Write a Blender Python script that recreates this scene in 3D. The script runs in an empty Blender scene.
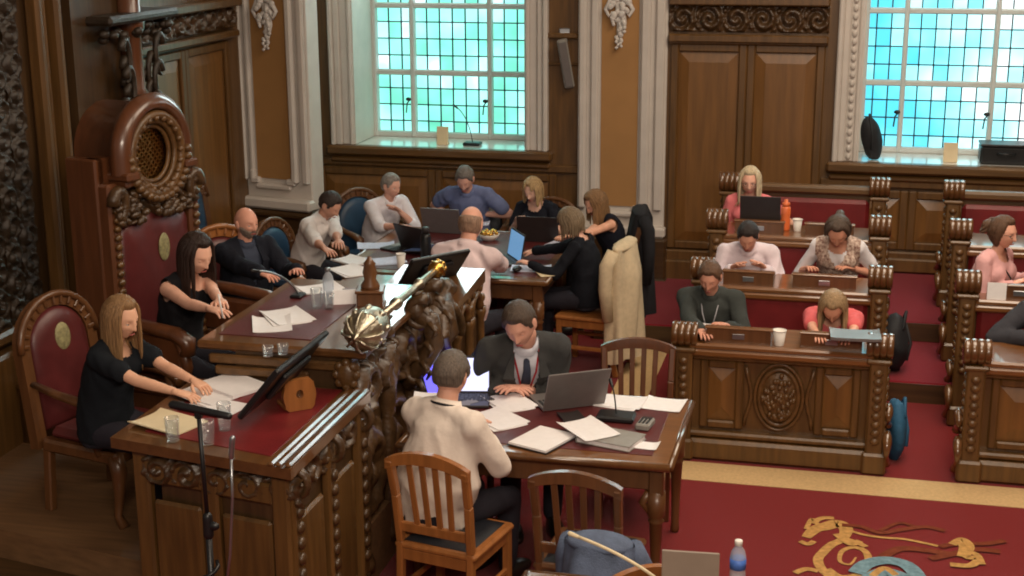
import bpy, math, random
from mathutils import Vector, Matrix, Euler, noise
random.seed(7)
SC = bpy.context.scene
COL = SC.collection
R = math.radians
# ---------------------------------------------------------------- camera numbers (used to survey the room from the photograph)
FOC, CX, CY, CAMH = 1430.0, 512.0, 288.0, 3.4
_yaw, _pit, _rol = R(13.5), R(14.9), R(0.3)
FW = Vector((-math.sin(_yaw)*math.cos(_pit), math.cos(_yaw)*math.cos(_pit), -math.sin(_pit)))
_rt = Vector((math.cos(_yaw), math.sin(_yaw), 0)); _up = _rt.cross(FW)
RT = _rt*math.cos(_rol) - _up*math.sin(_rol); UP = _up*math.cos(_rol) + _rt*math.sin(_rol)
CAM = Vector((0, 0, CAMH))
def ray(x, y): return FW + RT*((x-CX)/FOC) - UP*((y-CY)/FOC)
def at(x, y, z):
    d = ray(x, y); return CAM + d*((z-CAMH)/d.z)
def ay(x, y, Y):
    d = ray(x, y); return CAM + d*(Y/d.y)
def ax(x, y, X):
    d = ray(x, y); return CAM + d*(X/d.x)
def lin(h):
    return tuple((c/12.92 if c <= .04045 else ((c+.055)/1.055)**2.4) for c in (v/255 for v in h))
# ---------------------------------------------------------------- mesh builder
class MB:
    def __init__(s, M=None):
        s.v, s.f, s.m, s.sm = [], [], [], []; s.M = M or Matrix(); s.mi = 0; s.smooth = False
    def add(s, vs, fs, smooth=None):
        b = len(s.v); M = s.M
        s.v += [M @ Vector(p) for p in vs]
        flip = M.determinant() < 0
        for f in fs:
            f = [b+i for i in f]
            s.f.append(f[::-1] if flip else f); s.m.append(s.mi); s.sm.append(s.smooth if smooth is None else smooth)
    def box(s, c, d, rz=0, bev=0, M=None):
        hx, hy, hz = d[0]/2, d[1]/2, d[2]/2
        T = Matrix.Translation(c) @ (M if M is not None else Matrix.Rotation(rz, 4, 'Z'))
        if bev <= 0:
            vs = [T @ Vector((x*hx, y*hy, z*hz)) for x in (-1, 1) for y in (-1, 1) for z in (-1, 1)]
            s.add(vs, [(0,1,3,2),(4,6,7,5),(0,4,5,1),(2,3,7,6),(0,2,6,4),(1,5,7,3)], False); return
        b = min(bev, hx*.9, hy*.9, hz*.9); vs = []; idx = {}
        for x in (-1,1):
            for y in (-1,1):
                for z in (-1,1):
                    for k in range(3):
                        p = [x*(hx-b), y*(hy-b), z*(hz-b)]; p[k] = (x*hx, y*hy, z*hz)[k]
                        idx[(x,y,z,k)] = len(vs); vs.append(T @ Vector(p))
        fs = []
        for k in range(3):
            a, c2 = [i for i in range(3) if i != k]
            for sg in (-1,1):
                q = []
                for (u, w) in ((-1,-1),(1,-1),(1,1),(-1,1)):
                    t = [0,0,0]; t[k] = sg; t[a] = u; t[c2] = w; q.append(idx[(t[0],t[1],t[2],k)])
                fs.append((q, k, sg))
        out = []
        for q, k, sg in fs:
            out.append(q)
        for k in range(3):
            a, c2 = [i for i in range(3) if i != k]
            for u in (-1,1):
                for w in (-1,1):
                    q = []
                    for (sg, kk) in ((-1,a),(1,a),(1,c2),(-1,c2)):
                        t = [0,0,0]; t[k] = sg; t[a] = u; t[c2] = w; q.append(idx[(t[0],t[1],t[2],kk)])
                    out.append(q)
        for x in (-1,1):
            for y in (-1,1):
                for z in (-1,1): out.append([idx[(x,y,z,k)] for k in range(3)])
        ctr = T @ Vector((0,0,0)); fx = []
        for q in out:
            a_, b_, c_ = vs[q[0]], vs[q[1]], vs[q[2]]
            n = (b_-a_).cross(c_-a_); m = sum((vs[i] for i in q), Vector())/len(q)
            fx.append(q if n.dot(m-ctr) > 0 else q[::-1])
        s.add(vs, fx, False)
    def bar(s, p, q, w, h, bev=0, up=(0,0,1)):
        p, q = Vector(p), Vector(q); d = q-p; L = d.length
        if L < 1e-6: return
        x = d/L; u = Vector(up)
        if abs(x.dot(u)) > .97: u = Vector((1,0,0))
        y = u.cross(x).normalized(); z = x.cross(y)
        M = Matrix((x, y, z)).transposed().to_4x4()
        s.box((p+q)/2, (L, w, h), bev=bev, M=M)
    def prism(s, poly, T, h, smooth=False):
        n = len(poly); vs = [T @ Vector((p[0], p[1], 0)) for p in poly] + [T @ Vector((p[0], p[1], h)) for p in poly]
        area = sum(poly[i][0]*poly[(i+1)%n][1]-poly[(i+1)%n][0]*poly[i][1] for i in range(n))
        fl = area < 0
        f1 = list(range(n))[::-1]; f2 = list(range(n, 2*n))
        sd = [(i, (i+1)%n, n+(i+1)%n, n+i) for i in range(n)]
        if fl: f1 = f1[::-1]; f2 = f2[::-1]; sd = [q[::-1] for q in sd]
        s.add(vs, [f1, f2], False); b = len(s.v)-2*n
        for q in sd:
            s.f.append([b+i for i in q]); s.m.append(s.mi); s.sm.append(smooth)
    def lathe(s, prof, c=(0,0,0), seg=24, M=None, sx=1, sy=1):
        T = Matrix.Translation(c) @ (M if M is not None else Matrix())
        vs = []; n = len(prof)
        for (r, z) in prof:
            for k in range(seg):
                a = 2*math.pi*k/seg; vs.append(T @ Vector((r*math.cos(a)*sx, r*math.sin(a)*sy, z)))
        fs = []
        for i in range(n-1):
            for k in range(seg):
                k2 = (k+1)%seg; fs.append((i*seg+k, i*seg+k2, (i+1)*seg+k2, (i+1)*seg+k))
        if prof[0][0] > 1e-4: fs.append(list(range(seg))[::-1])
        if prof[-1][0] > 1e-4: fs.append([(n-1)*seg+k for k in range(seg)])
        s.add(vs, fs, True)
    def ell(s, c, r, M=None, nu=20, nv=14, fn=None):
        T = Matrix.Translation(c) @ (M if M is not None else Matrix())
        vs = []; 
        for j in range(1, nv):
            t = math.pi*j/nv
            for i in range(nu):
                a = 2*math.pi*i/nu
                vs.append(Vector((r[0]*math.sin(t)*math.cos(a), r[1]*math.sin(t)*math.sin(a), r[2]*math.cos(t))))
        vs.append(Vector((0,0,r[2]))); vs.append(Vector((0,0,-r[2])))
        if fn: vs = [fn(p) for p in vs]
        vs = [T @ p for p in vs]; N = (nv-1)*nu; fs = []
        for j in range(nv-2):
            for i in range(nu):
                i2 = (i+1)%nu; fs.append((j*nu+i, (j+1)*nu+i, (j+1)*nu+i2, j*nu+i2))
        for i in range(nu):
            i2 = (i+1)%nu; fs.append((N, i, i2)); fs.append((N+1, (nv-2)*nu+i2, (nv-2)*nu+i))
        s.add(vs, fs, True)
    def loft(s, rings, cap=True, smooth=True, closed=True):
        n = len(rings[0]); vs = [p for r in rings for p in r]; fs = []
        for j in range(len(rings)-1):
            for i in range(n if closed else n-1):
                i2 = (i+1)%n; fs.append((j*n+i, j*n+i2, (j+1)*n+i2, (j+1)*n+i))
        if cap and closed:
            fs.append(list(range(n))[::-1]); fs.append([(len(rings)-1)*n+i for i in range(n)])
        s.add(vs, fs, smooth)
    def tube(s, pts, rad, seg=10, flat=1.0, up=None, cap=True):
        pts = [Vector(p) for p in pts]; n = len(pts)
        if not hasattr(rad, '__len__'): rad = [rad]*n
        rings = []; prev = Vector(up) if up is not None else None
        for i in range(n):
            t = (pts[min(i+1,n-1)]-pts[max(i-1,0)])
            if t.length < 1e-9: t = Vector((0,0,1))
            t.normalize()
            if prev is None:
                prev = Vector((0,0,1)) if abs(t.z) < .9 else Vector((1,0,0))
            y = prev - t*prev.dot(t)
            if y.length < 1e-5: y = t.orthogonal()
            y.normalize(); x = y.cross(t); prev = y
            rings.append([pts[i] + x*(rad[i]*math.cos(2*math.pi*k/seg)) + y*(rad[i]*flat*math.sin(2*math.pi*k/seg)) for k in range(seg)])
        s.loft(rings, cap=cap)
    def capsule(s, p, q, r0, r1, seg=14):
        p, q = Vector(p), Vector(q); d = (q-p); L = max(d.length, 1e-5); d = d/L
        pts = []; rr = []
        for a in (85, 60, 30): pts.append(p-d*r0*math.sin(R(a))); rr.append(r0*math.cos(R(a)))
        for k in range(6): t = k/5; pts.append(p.lerp(q, t)); rr.append(r0+(r1-r0)*t)
        for a in (30, 60, 85): pts.append(q+d*r1*math.sin(R(a))); rr.append(r1*math.cos(R(a)))
        s.tube(pts, rr, seg)
    def grid(s, nx, ny, fn, smooth=True):
        vs = [fn(i/(nx-1), j/(ny-1)) for j in range(ny) for i in range(nx)]
        fs = [(j*nx+i, j*nx+i+1, (j+1)*nx+i+1, (j+1)*nx+i) for j in range(ny-1) for i in range(nx-1)]
        s.add(vs, fs, smooth)
    def mesh(s, name):
        me = bpy.data.meshes.new(name); me.from_pydata([tuple(p) for p in s.v], [], s.f)
        me.polygons.foreach_set('material_index', s.m); me.polygons.foreach_set('use_smooth', s.sm); me.update(); return me
    def build(s, name, mat, parent=None, loc=None):
        me = s.mesh(name)
        for m in (mat if isinstance(mat, (list, tuple)) else [mat]): me.materials.append(m)
        o = bpy.data.objects.new(name, me); COL.objects.link(o)
        if parent is not None: o.parent = parent
        if loc is not None: o.location = loc
        return o
def tag(o, label=None, cat=None, group=None, kind=None):
    if label: o['label'] = label
    if cat: o['category'] = cat
    if group: o['group'] = group
    if kind: o['kind'] = kind
    return o
def thing(name, loc, rz=0, label=None, cat=None, group=None, kind=None):
    o = bpy.data.objects.new(name, None); COL.objects.link(o); o.empty_display_size = .1
    o.location = loc; o.rotation_euler = (0, 0, rz); return tag(o, label, cat, group, kind)
def inv(o): return (Matrix.Translation(o.location) @ o.rotation_euler.to_matrix().to_4x4()).inverted()
def kids(o): return [c for c in bpy.data.objects if c.parent == o]
def copy_tree(o, parent=None):
    c = o.copy(); COL.objects.link(c)
    if parent is not None: c.parent = parent
    for ch in kids(o): copy_tree(ch, c)
    return c
def RX(a): return Matrix.Rotation(a, 4, 'X')
def RY(a): return Matrix.Rotation(a, 4, 'Y')
def RZ(a): return Matrix.Rotation(a, 4, 'Z')
def TR(*p): return Matrix.Translation(p if len(p) == 3 else p[0])
def remesh(mb, vox, sm=4, dis=0, dfreq=9, seed=0):
    me = mb.mesh('tmp'); o = bpy.data.objects.new('tmp', me); COL.objects.link(o)
    m = o.modifiers.new('r', 'REMESH'); m.mode = 'VOXEL'; m.voxel_size = vox; m.use_smooth_shade = True
    if sm:
        k = o.modifiers.new('s', 'SMOOTH'); k.iterations = sm; k.factor = .5
    dg = bpy.context.evaluated_depsgraph_get(); ev = o.evaluated_get(dg)
    nm = bpy.data.meshes.new_from_object(ev)
    vs = [v.co.copy() for v in nm.vertices]; ns = [v.normal.copy() for v in nm.vertices] if dis else None
    fs = [tuple(p.vertices) for p in nm.polygons]
    bpy.data.objects.remove(o); bpy.data.meshes.remove(me); bpy.data.meshes.remove(nm)
    if dis:
        off = Vector((seed*3.1, seed*1.7, seed*.9))
        for i, p in enumerate(vs):
            q = Vector((p.x*dfreq, p.y*dfreq, p.z*dfreq*.6))+off
            a = noise.noise(q)+.5*noise.noise(q*2.1); b = 1-abs(noise.noise(Vector((q.x*1.5+q.z*.6, q.y*1.5-q.z*.5, q.z*.9+q.x*.4))+Vector((5,5,5))))*2.2
            vs[i] = p + ns[i]*(dis*(a*.6+b*.65))
    return vs, fs
# ---------------------------------------------------------------- materials
def mk(name, col, rough=.5, metal=0, coat=0, var=.15, scale=12, stretch=(1,1,1), bump=0, bscale=None, spec=.5, trans=0, ior=1.5, sheen=0, var2=None, crough=.08):
    m = bpy.data.materials.new(name); m.use_nodes = True; nt = m.node_tree; N = nt.nodes; L = nt.links
    b = N['Principled BSDF']; c = lin(col)
    b.inputs['Roughness'].default_value = rough; b.inputs['Metallic'].default_value = metal
    b.inputs['Coat Weight'].default_value = coat; b.inputs['Coat Roughness'].default_value = crough
    b.inputs['Specular IOR Level'].default_value = spec; b.inputs['IOR'].default_value = ior
    b.inputs['Transmission Weight'].default_value = trans; b.inputs['Sheen Weight'].default_value = sheen
    tc = N.new('ShaderNodeTexCoord'); mp = N.new('ShaderNodeMapping'); mp.inputs['Scale'].default_value = stretch
    L.new(tc.outputs['Object'], mp.inputs['Vector'])
    nz = N.new('ShaderNodeTexNoise'); nz.inputs['Scale'].default_value = scale; nz.inputs['Detail'].default_value = 5
    L.new(mp.outputs[0], nz.inputs['Vector'])
    rp = N.new('ShaderNodeValToRGB'); e = rp.color_ramp.elements
    e[0].position = .3; e[1].position = .7
    e[0].color = tuple(x*(1-var) for x in c)+(1,); e[1].color = (tuple(lin(var2)) if var2 else tuple(min(1, x*(1+var)) for x in c))+(1,)
    L.new(nz.outputs['Fac'], rp.inputs[0]); L.new(rp.outputs[0], b.inputs['Base Color'])
    if bump:
        n2 = N.new('ShaderNodeTexNoise'); n2.inputs['Scale'].default_value = bscale or scale*3; n2.inputs['Detail'].default_value = 4
        L.new(mp.outputs[0], n2.inputs['Vector'])
        bp = N.new('ShaderNodeBump'); bp.inputs['Strength'].default_value = bump; bp.inputs['Distance'].default_value = .01
        L.new(n2.outputs['Fac'], bp.inputs['Height']); L.new(bp.outputs[0], b.inputs['Normal'])
    return m
def emis(name, col, st):
    m = bpy.data.materials.new(name); m.use_nodes = True; nt = m.node_tree; b = nt.nodes['Principled BSDF']
    b.inputs['Base Color'].default_value = (.02,.02,.02,1); b.inputs['Emission Color'].default_value = lin(col)+(1,); b.inputs['Emission Strength'].default_value = st
    b.inputs['Roughness'].default_value = .15
    return m
WZ = (9, 9, .7); WX = (.7, 9, 9); WY = (9, .7, 9)
M = {}
M['wood_z'] = mk('oak_upright', (98,68,33), .42, coat=.35, var=.28, scale=3.2, stretch=WZ, crough=.25)
M['wood_x'] = mk('oak_across', (98,68,33), .42, coat=.35, var=.28, scale=3.2, stretch=WX, crough=.25)
M['wood_y'] = mk('oak_deep', (98,68,33), .42, coat=.35, var=.28, scale=3.2, stretch=WY, crough=.25)
M['panel'] = mk('oak_panel', (118,80,38), .42, coat=.35, var=.22, scale=2.4, stretch=WZ, crough=.25)
M['dark_z'] = mk('dark_oak_upright', (70,49,27), .42, coat=.35, var=.3, scale=3.2, stretch=WZ, crough=.25)
M['dark_x'] = mk('dark_oak_across', (70,49,27), .42, coat=.35, var=.3, scale=3.2, stretch=WX, crough=.25)
M['carved'] = mk('carved_oak', (74,52,30), .4, coat=.3, var=.35, scale=20, bump=.5, bscale=60, crough=.25)
M['carved_dark'] = mk('carved_black_oak', (50,38,26), .5, coat=.1, var=.4, scale=20, bump=.5, bscale=60, crough=.3)
M['carved_light'] = mk('carved_oak_pale', (98,68,36), .4, coat=.3, var=.3, scale=20, bump=.4, bscale=60, crough=.25)
M['desk'] = mk('polished_desk', (98,64,34), .3, coat=1, var=.2, scale=3, stretch=WY, crough=.07)
M['desk_x'] = mk('polished_desk_across', (118,76,40), .3, coat=1, var=.2, scale=3, stretch=WX, crough=.08)
M['mahog'] = mk('mahogany', (96,56,32), .35, coat=.6, var=.2, scale=3, stretch=WZ, crough=.15)
M['chair'] = mk('chair_oak', (150,94,48), .38, coat=.4, var=.2, scale=3, stretch=WZ, crough=.2)
M['chair_dark'] = mk('chair_dark_oak', (100,64,36), .38, coat=.4, var=.2, scale=3, stretch=WZ, crough=.2)
M['leather'] = mk('red_leather', (114,34,36), .36, var=.18, scale=8, bump=.15, bscale=140)
M['leather_dk'] = mk('oxblood_leather', (88,36,36), .36, var=.2, scale=8, bump=.15, bscale=140)
M['blue_leather'] = mk('blue_leather', (38,66,92), .4, var=.2, scale=8, bump=.15, bscale=140)
M['black_leather'] = mk('black_leather', (24,26,32), .4, var=.2, scale=8, bump=.15, bscale=140)
M['carpet'] = mk('red_carpet', (120,27,29), .95, var=.12, scale=60, bump=.5, bscale=500, spec=.1, sheen=.1)
M['carpet_step'] = mk('red_step_carpet', (126,30,42), .95, var=.12, scale=60, bump=.5, bscale=500, spec=.1, sheen=.1)
M['cream'] = mk('cream_carpet', (202,170,124), .95, var=.1, scale=50, bump=.5, bscale=500, spec=.1)
M['gold_carpet'] = mk('gold_carpet', (190,146,88), .95, var=.25, scale=35, bump=.5, bscale=500, spec=.1)
M['brown_carpet'] = mk('brown_carpet', (120,60,42), .95, var=.25, scale=35, bump=.5, bscale=500, spec=.1)
M['blue_carpet'] = mk('pale_blue_carpet', (116,146,158), .95, var=.25, scale=35, bump=.5, bscale=500, spec=.1)
M['dais_carpet'] = mk('brown_dais_boards', (116,84,54), .6, var=.2, scale=4, stretch=WX)
M['plaster'] = mk('white_plaster', (206,198,190), .6, var=.05, scale=6)
M['plaster_orn'] = mk('white_moulding', (212,206,200), .55, var=.06, scale=20)
M['ochre'] = mk('ochre_paint', (168,124,74), .7, var=.05, scale=5)
M['ceil'] = mk('ceiling_paint', (190,182,170), .8, var=.04, scale=4)
M['white_frame'] = mk('white_window_frame', (205,208,205), .5, var=.04, scale=8)
M['sill'] = mk('varnished_white_sill', (236,236,232), .3, coat=1, var=.03, scale=8, crough=.12)
M['lead'] = mk('lead_came', (52,66,74), .5, metal=.3, var=.1, scale=20)
M['paper'] = mk('paper', (232,228,228), .75, var=.03, scale=30)
M['paper_blue'] = mk('pale_blue_paper', (202,208,228), .75, var=.1, scale=30)
M['manila'] = mk('manila_card', (222,204,168), .75, var=.05, scale=12)
M['yellow'] = mk('yellow_note', (222,176,40), .7, var=.06, scale=12)
M['silver'] = mk('silver_gilt', (196,188,168), .34, metal=1, var=.15, scale=25, bump=.4, bscale=70)
M['gold'] = mk('gilt', (214,166,82), .25, metal=1, var=.15, scale=25, bump=.3, bscale=70)
M['brass'] = mk('brass', (180,140,80), .3, metal=1, var=.1, scale=25)
M['crest'] = mk('dull_gilt_crest', (146,138,98), .5, var=.4, scale=40, bump=.5, bscale=80)
M['steel'] = mk('brushed_metal', (170,172,176), .3, metal=.9, var=.06, scale=25)
M['lap_silver'] = mk('grey_laptop_shell', (126,120,118), .4, metal=.4, var=.05, scale=18)
M['lap_dark'] = mk('dark_laptop_shell', (52,46,46), .4, metal=.2, var=.08, scale=18)
M['black'] = mk('black_plastic', (22,22,24), .4, var=.12, scale=20)
M['key'] = mk('black_keys', (30,30,34), .5, var=.1, scale=20)
M['grey'] = mk('grey_plastic', (138,134,128), .5, var=.08, scale=20)
M['taupe'] = mk('taupe_lid', (150,136,122), .45, var=.05, scale=14)
def thin_glass(name, col, f, haze=0):
    m = bpy.data.materials.new(name); m.use_nodes = True; nt = m.node_tree; N = nt.nodes; L = nt.links; N.remove(N['Principled BSDF'])
    t = N.new('ShaderNodeBsdfTransparent'); t.inputs[0].default_value = col+(1,); g = N.new('ShaderNodeBsdfGlossy'); g.inputs['Roughness'].default_value = .04
    g.inputs[0].default_value = (1,1,1,1); lw = N.new('ShaderNodeLayerWeight'); lw.inputs[0].default_value = f; mx = N.new('ShaderNodeMixShader')
    pw = N.new('ShaderNodeMath'); pw.operation = 'POWER'; pw.inputs[1].default_value = 2.5; L.new(lw.outputs['Facing'], pw.inputs[0]); ad = N.new('ShaderNodeMath'); ad.operation = 'MULTIPLY_ADD'; ad.inputs[1].default_value = .6; ad.inputs[2].default_value = .04; L.new(pw.outputs[0], ad.inputs[0]); L.new(ad.outputs[0], mx.inputs[0]); L.new(t.outputs[0], mx.inputs[1]); L.new(g.outputs[0], mx.inputs[2]); 
    if haze:
        df = N.new('ShaderNodeBsdfDiffuse'); df.inputs[0].default_value = (.80,.85,.92,1); m2 = N.new('ShaderNodeMixShader'); m2.inputs[0].default_value = haze
        L.new(mx.outputs[0], m2.inputs[1]); L.new(df.outputs[0], m2.inputs[2]); mx = m2
    L.new(mx.outputs[0], N['Material Output'].inputs[0]); return m
M['glass'] = thin_glass('clear_glass', (.95,.97,.97), .5, .06)
M['blue_glass'] = thin_glass('clear_bottle', (.84,.89,.94), .5, .28)
M['label_blue'] = mk('blue_bottle_label', (70,110,190), .5, var=.3, scale=30)
M['orange'] = mk('orange_plastic', (226,112,58), .4, var=.06, scale=20)
M['cup'] = mk('white_paper_cup', (228,222,214), .6, var=.03, scale=20)
M['scr_white'] = emis('lit_white_screen', (214,216,255), 1.5)
M['scr_blue'] = emis('lit_blue_screen', (110,160,205), .8)
M['scr_viol'] = emis('lit_violet_screen', (110,100,255), 1.6)
M['scr_dim'] = emis('dim_screen', (60,70,90), .5)
M['bag_blue'] = mk('blue_bag_cloth', (34,84,116), .8, var=.2, scale=12, bump=.4, bscale=60)
M['bag_black'] = mk('black_bag_cloth', (26,26,30), .75, var=.25, scale=12, bump=.4, bscale=60)
M['denim'] = mk('blue_grey_denim', (86,98,122), .85, var=.18, scale=20, bump=.4, bscale=120)
M['coat_black'] = mk('black_wool', (24,24,30), .9, var=.25, scale=14, bump=.4, bscale=120)
M['cardigan'] = mk('cream_knit', (206,186,154), .9, var=.08, scale=30, bump=.5, bscale=150)
# ---------------------------------------------------------------- lit leaded glass
def pane_mat(name, x0, z0, cw, ch, green, white, bias):
    m = bpy.data.materials.new(name); m.use_nodes = True; nt = m.node_tree; N = nt.nodes; L = nt.links; b = N['Principled BSDF']
    tc = N.new('ShaderNodeTexCoord'); sp = N.new('ShaderNodeSeparateXYZ'); L.new(tc.outputs['Object'], sp.inputs[0])
    def math_(op, a, v):
        n = N.new('ShaderNodeMath'); n.operation = op; L.new(a, n.inputs[0])
        if hasattr(v, 'type'): L.new(v, n.inputs[1])
        else: n.inputs[1].default_value = v
        return n.outputs[0]
    fx = math_('FLOOR', math_('DIVIDE', math_('SUBTRACT', sp.outputs[0], x0), cw), 0)
    fz = math_('FLOOR', math_('DIVIDE', math_('SUBTRACT', sp.outputs[2], z0), ch), 0)
    bx = math_('MULTIPLY', sp.outputs[0], bias)
    cb = N.new('ShaderNodeCombineXYZ'); L.new(fx, cb.inputs[0]); L.new(fz, cb.inputs[1])
    wn = N.new('ShaderNodeTexWhiteNoise'); wn.noise_dimensions = '2D'; L.new(cb.outputs[0], wn.inputs['Vector'])
    n2 = N.new('ShaderNodeTexNoise'); n2.inputs['Scale'].default_value = 1.6; n2.inputs['Detail'].default_value = 3; L.new(tc.outputs['Object'], n2.inputs['Vector'])
    mx = math_('ADD', math_('ADD', math_('MULTIPLY', wn.outputs['Value'], .36), math_('MULTIPLY', n2.outputs['Fac'], .80)), bx)
    rp = N.new('ShaderNodeValToRGB'); rp.color_ramp.interpolation = 'LINEAR'; e = rp.color_ramp.elements
    cols = [(.28, green[0]), (.48, green[1]), (.62, green[2]), (.76, green[3]), (white, (116,124,124))]
    e[0].position, e[0].color = cols[0][0], lin(cols[0][1])+(1,); e[1].position, e[1].color = cols[-1][0], lin(cols[-1][1])+(1,)
    for p, c in cols[1:-1]:
        k = e.new(p); k.color = lin(c)+(1,)
    # the open sky behind the upper panes washes their tint out
    m2 = N.new('ShaderNodeMapRange'); m2.inputs['From Min'].default_value = 2.66-ZS; m2.inputs['From Max'].default_value = 3.0-ZS
    m2.inputs['To Min'].default_value = 0; m2.inputs['To Max'].default_value = .35; L.new(sp.outputs[2], m2.inputs['Value'])
    mx = math_('ADD', mx, m2.outputs[0])
    L.new(mx, rp.inputs[0]); L.new(rp.outputs[0], b.inputs['Emission Color'])
    # the panes above see the open sky over the roofs opposite, those below see the street
    mr = N.new('ShaderNodeMapRange'); mr.inputs['From Min'].default_value = 2.66-ZS; mr.inputs['From Max'].default_value = 3.0-ZS
    mr.inputs['To Min'].default_value = 8.0; mr.inputs['To Max'].default_value = SKYV
    L.new(sp.outputs[2], mr.inputs['Value']); L.new(mr.outputs[0], b.inputs['Emission Strength'])
    b.inputs['Base Color'].default_value = (.02,.03,.03,1); b.inputs['Roughness'].default_value = .2
    return m
SKYV = 42.0
YW, YG = 12.6, 13.2
ZS, ZT = 1.26, 5.2
def S(o): o['kind'] = 'structure'; return o
# floor, tiers ---------------------------------------------------------------
b = MB(); b.box((.5, 6.5, -.05), (14, 14, .1)); S(b.build('floor', M['carpet']))
b = MB()
b.box((-1.46, 9.55, .002), (.27, 2.7, .004)); b.box((1.6, 8.35, .002), (6.39, .30, .004))
S(b.build('trim_1', M['cream']))
b = MB()
b.box((2.55, 10.48, .075), (6.96, 1.02, .15), bev=.01); S(b.build('floor_2', M['carpet_step']))
b = MB(); b.box((2.55, 11.79, .15), (6.96, 1.6, .30), bev=.01); S(b.build('floor_3', M['carpet_step']))
b = MB(); b.box((-1.45, 11.8, .075), (1.02, 1.58, .15), bev=.01); S(b.build('floor_4', M['carpet_step']))
# dark nosings of the risers
b = MB()
b.box((2.55, 9.965, .07), (6.96, .012, .14)); b.box((2.55, 10.985, .225), (6.96, .012, .14)); b.box((-1.45, 11.005, .07), (1.02, .012, .14))
S(b.build('trim_2', M['dark_x']))
# back wall --------------------------------------------------------------------
b = MB()
WIN = [(-4.53, -2.88), (.045, 1.66)]
def wallbox(x0, x1, z0, z1): b.box(((x0+x1)/2, YW+.4, (z0+z1)/2), (x1-x0, .8, z1-z0))
wallbox(-5.6, WIN[0][0]-.0, 0, 6); wallbox(WIN[0][1], WIN[1][0], 0, 6); wallbox(WIN[1][1], 7, 0, 6)
for w in WIN: wallbox(w[0], w[1], 0, ZS-.03); wallbox(w[0], w[1], ZT, 6)
S(b.build('wall_back', M['wood_z']))
# panelling on the back wall
def rail(b, x0, x1, z, h, d, y=YW, bev=.012): b.box(((x0+x1)/2, y-d/2, z), (x1-x0, d, h), bev=bev)
def raised(b, x0, x1, z0, z1, y=YW, fr=.07, d=.035):
    # stiles and rails round a fielded panel
    b.mi = 0
    for xx in (x0+fr/2, x1-fr/2): b.box((xx, y-d/2, (z0+z1)/2), (fr, d, z1-z0), bev=.01)
    for zz in (z0+fr/2, z1-fr/2): b.box(((x0+x1)/2, y-d/2, zz), (x1-x0-2*fr, d, fr), bev=.01)
    b.mi = 1
    a = fr+.035
    xa, xb, za, zb = x0+a, x1-a, z0+a, z1-a
    for (u0,u1,w0,w1) in ((x0+fr,x1-fr,z0+fr,z1-fr),):
        m = .09
        V = [(u0,y-.004,w0),(u1,y-.004,w0),(u1,y-.004,w1),(u0,y-.004,w1),(u0+m,y-.026,w0+m),(u1-m,y-.026,w0+m),(u1-m,y-.026,w1-m),(u0+m,y-.026,w1-m)]
        b.add(V, [(0,1,5,4),(1,2,6,5),(2,3,7,6),(3,0,4,7),(4,5,6,7)], False)
    b.mi = 0
def scroll_h(u, v, per):
    # acanthus scroll height, u along, v across (0..1)
    k = math.floor(u/per); uu = (u/per-k-.5)*2; vv = (v-.5)*2
    hand = 1 if k % 2 else -1
    r = math.hypot(uu, vv*.95); th = math.atan2(vv*hand, uu)
    h = .5+.5*math.cos(r*8.5-th*1.0)
    h = h**.7*max(0, 1-max(0, r-.75)*2.2)
    h += .45*max(0, math.cos(th*7+r*5))*max(0, min(1, (r-.7)*4))*max(0, 1-max(0, abs(vv)-.8)*5)
    return h+.15*noise.noise(Vector((u*30, v*9, k)))
def carve(b, o, du, dv, n, per, amp, nu, nv):
    o, du, dv, n = Vector(o), Vector(du), Vector(dv), Vector(n); L = du.length; W = dv.length
    per = per or W
    b.grid(nu, nv, lambda s, t: o+du*s+dv*t+n*(amp*scroll_h(s*L, t, per) if 0 < t < 1 else 0))
b = MB()
raised(b, -1.58, -.92, .42, 2.25); raised(b, -.92, -.26, .42, 2.25)
rail(b, -1.6, -.24, .36, .10, .06); rail(b, -1.6, -.24, .22, .2, .09); rail(b, -1.6, -.24, 2.30, .07, .09); rail(b, -1.6, -.24, 2.62, .08, .1)
rail(b, -1.6, -.24, 2.26, .03, .06)
raised(b, -.2, .5, .5, 1.02); raised(b, .5, 1.2, .5, 1.02); raised(b, 1.2, 2.0, .5, 1.02)
rail(b, -.25, 3, 1.08, .07, .05); rail(b, -.25, 3, .45, .07, .05); rail(b, -.25, 3, .37, .12, .08)
raised(b, -4.9, -3.75, .12, 1.05); raised(b, -3.75, -2.6, .12, 1.05); rail(b, -4.98, -2.4, 1.1, .07, .04); rail(b, -4.98, -2.4, .08, .14, .06)
rail(b, -2.76, -2.4, 2.3, .05, .05); rail(b, -2.76, -2.4, 2.05, .03, .03)
S(b.build('trim_3', [M['wood_z'], M['panel']]))
b = MB(); carve(b, (-1.6, YW-.01, 2.35), (1.36, 0, 0), (0,0,.23), (0,-1,0), .23, .05, 150, 26)
S(b.build('trim_4', M['carved']))
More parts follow.
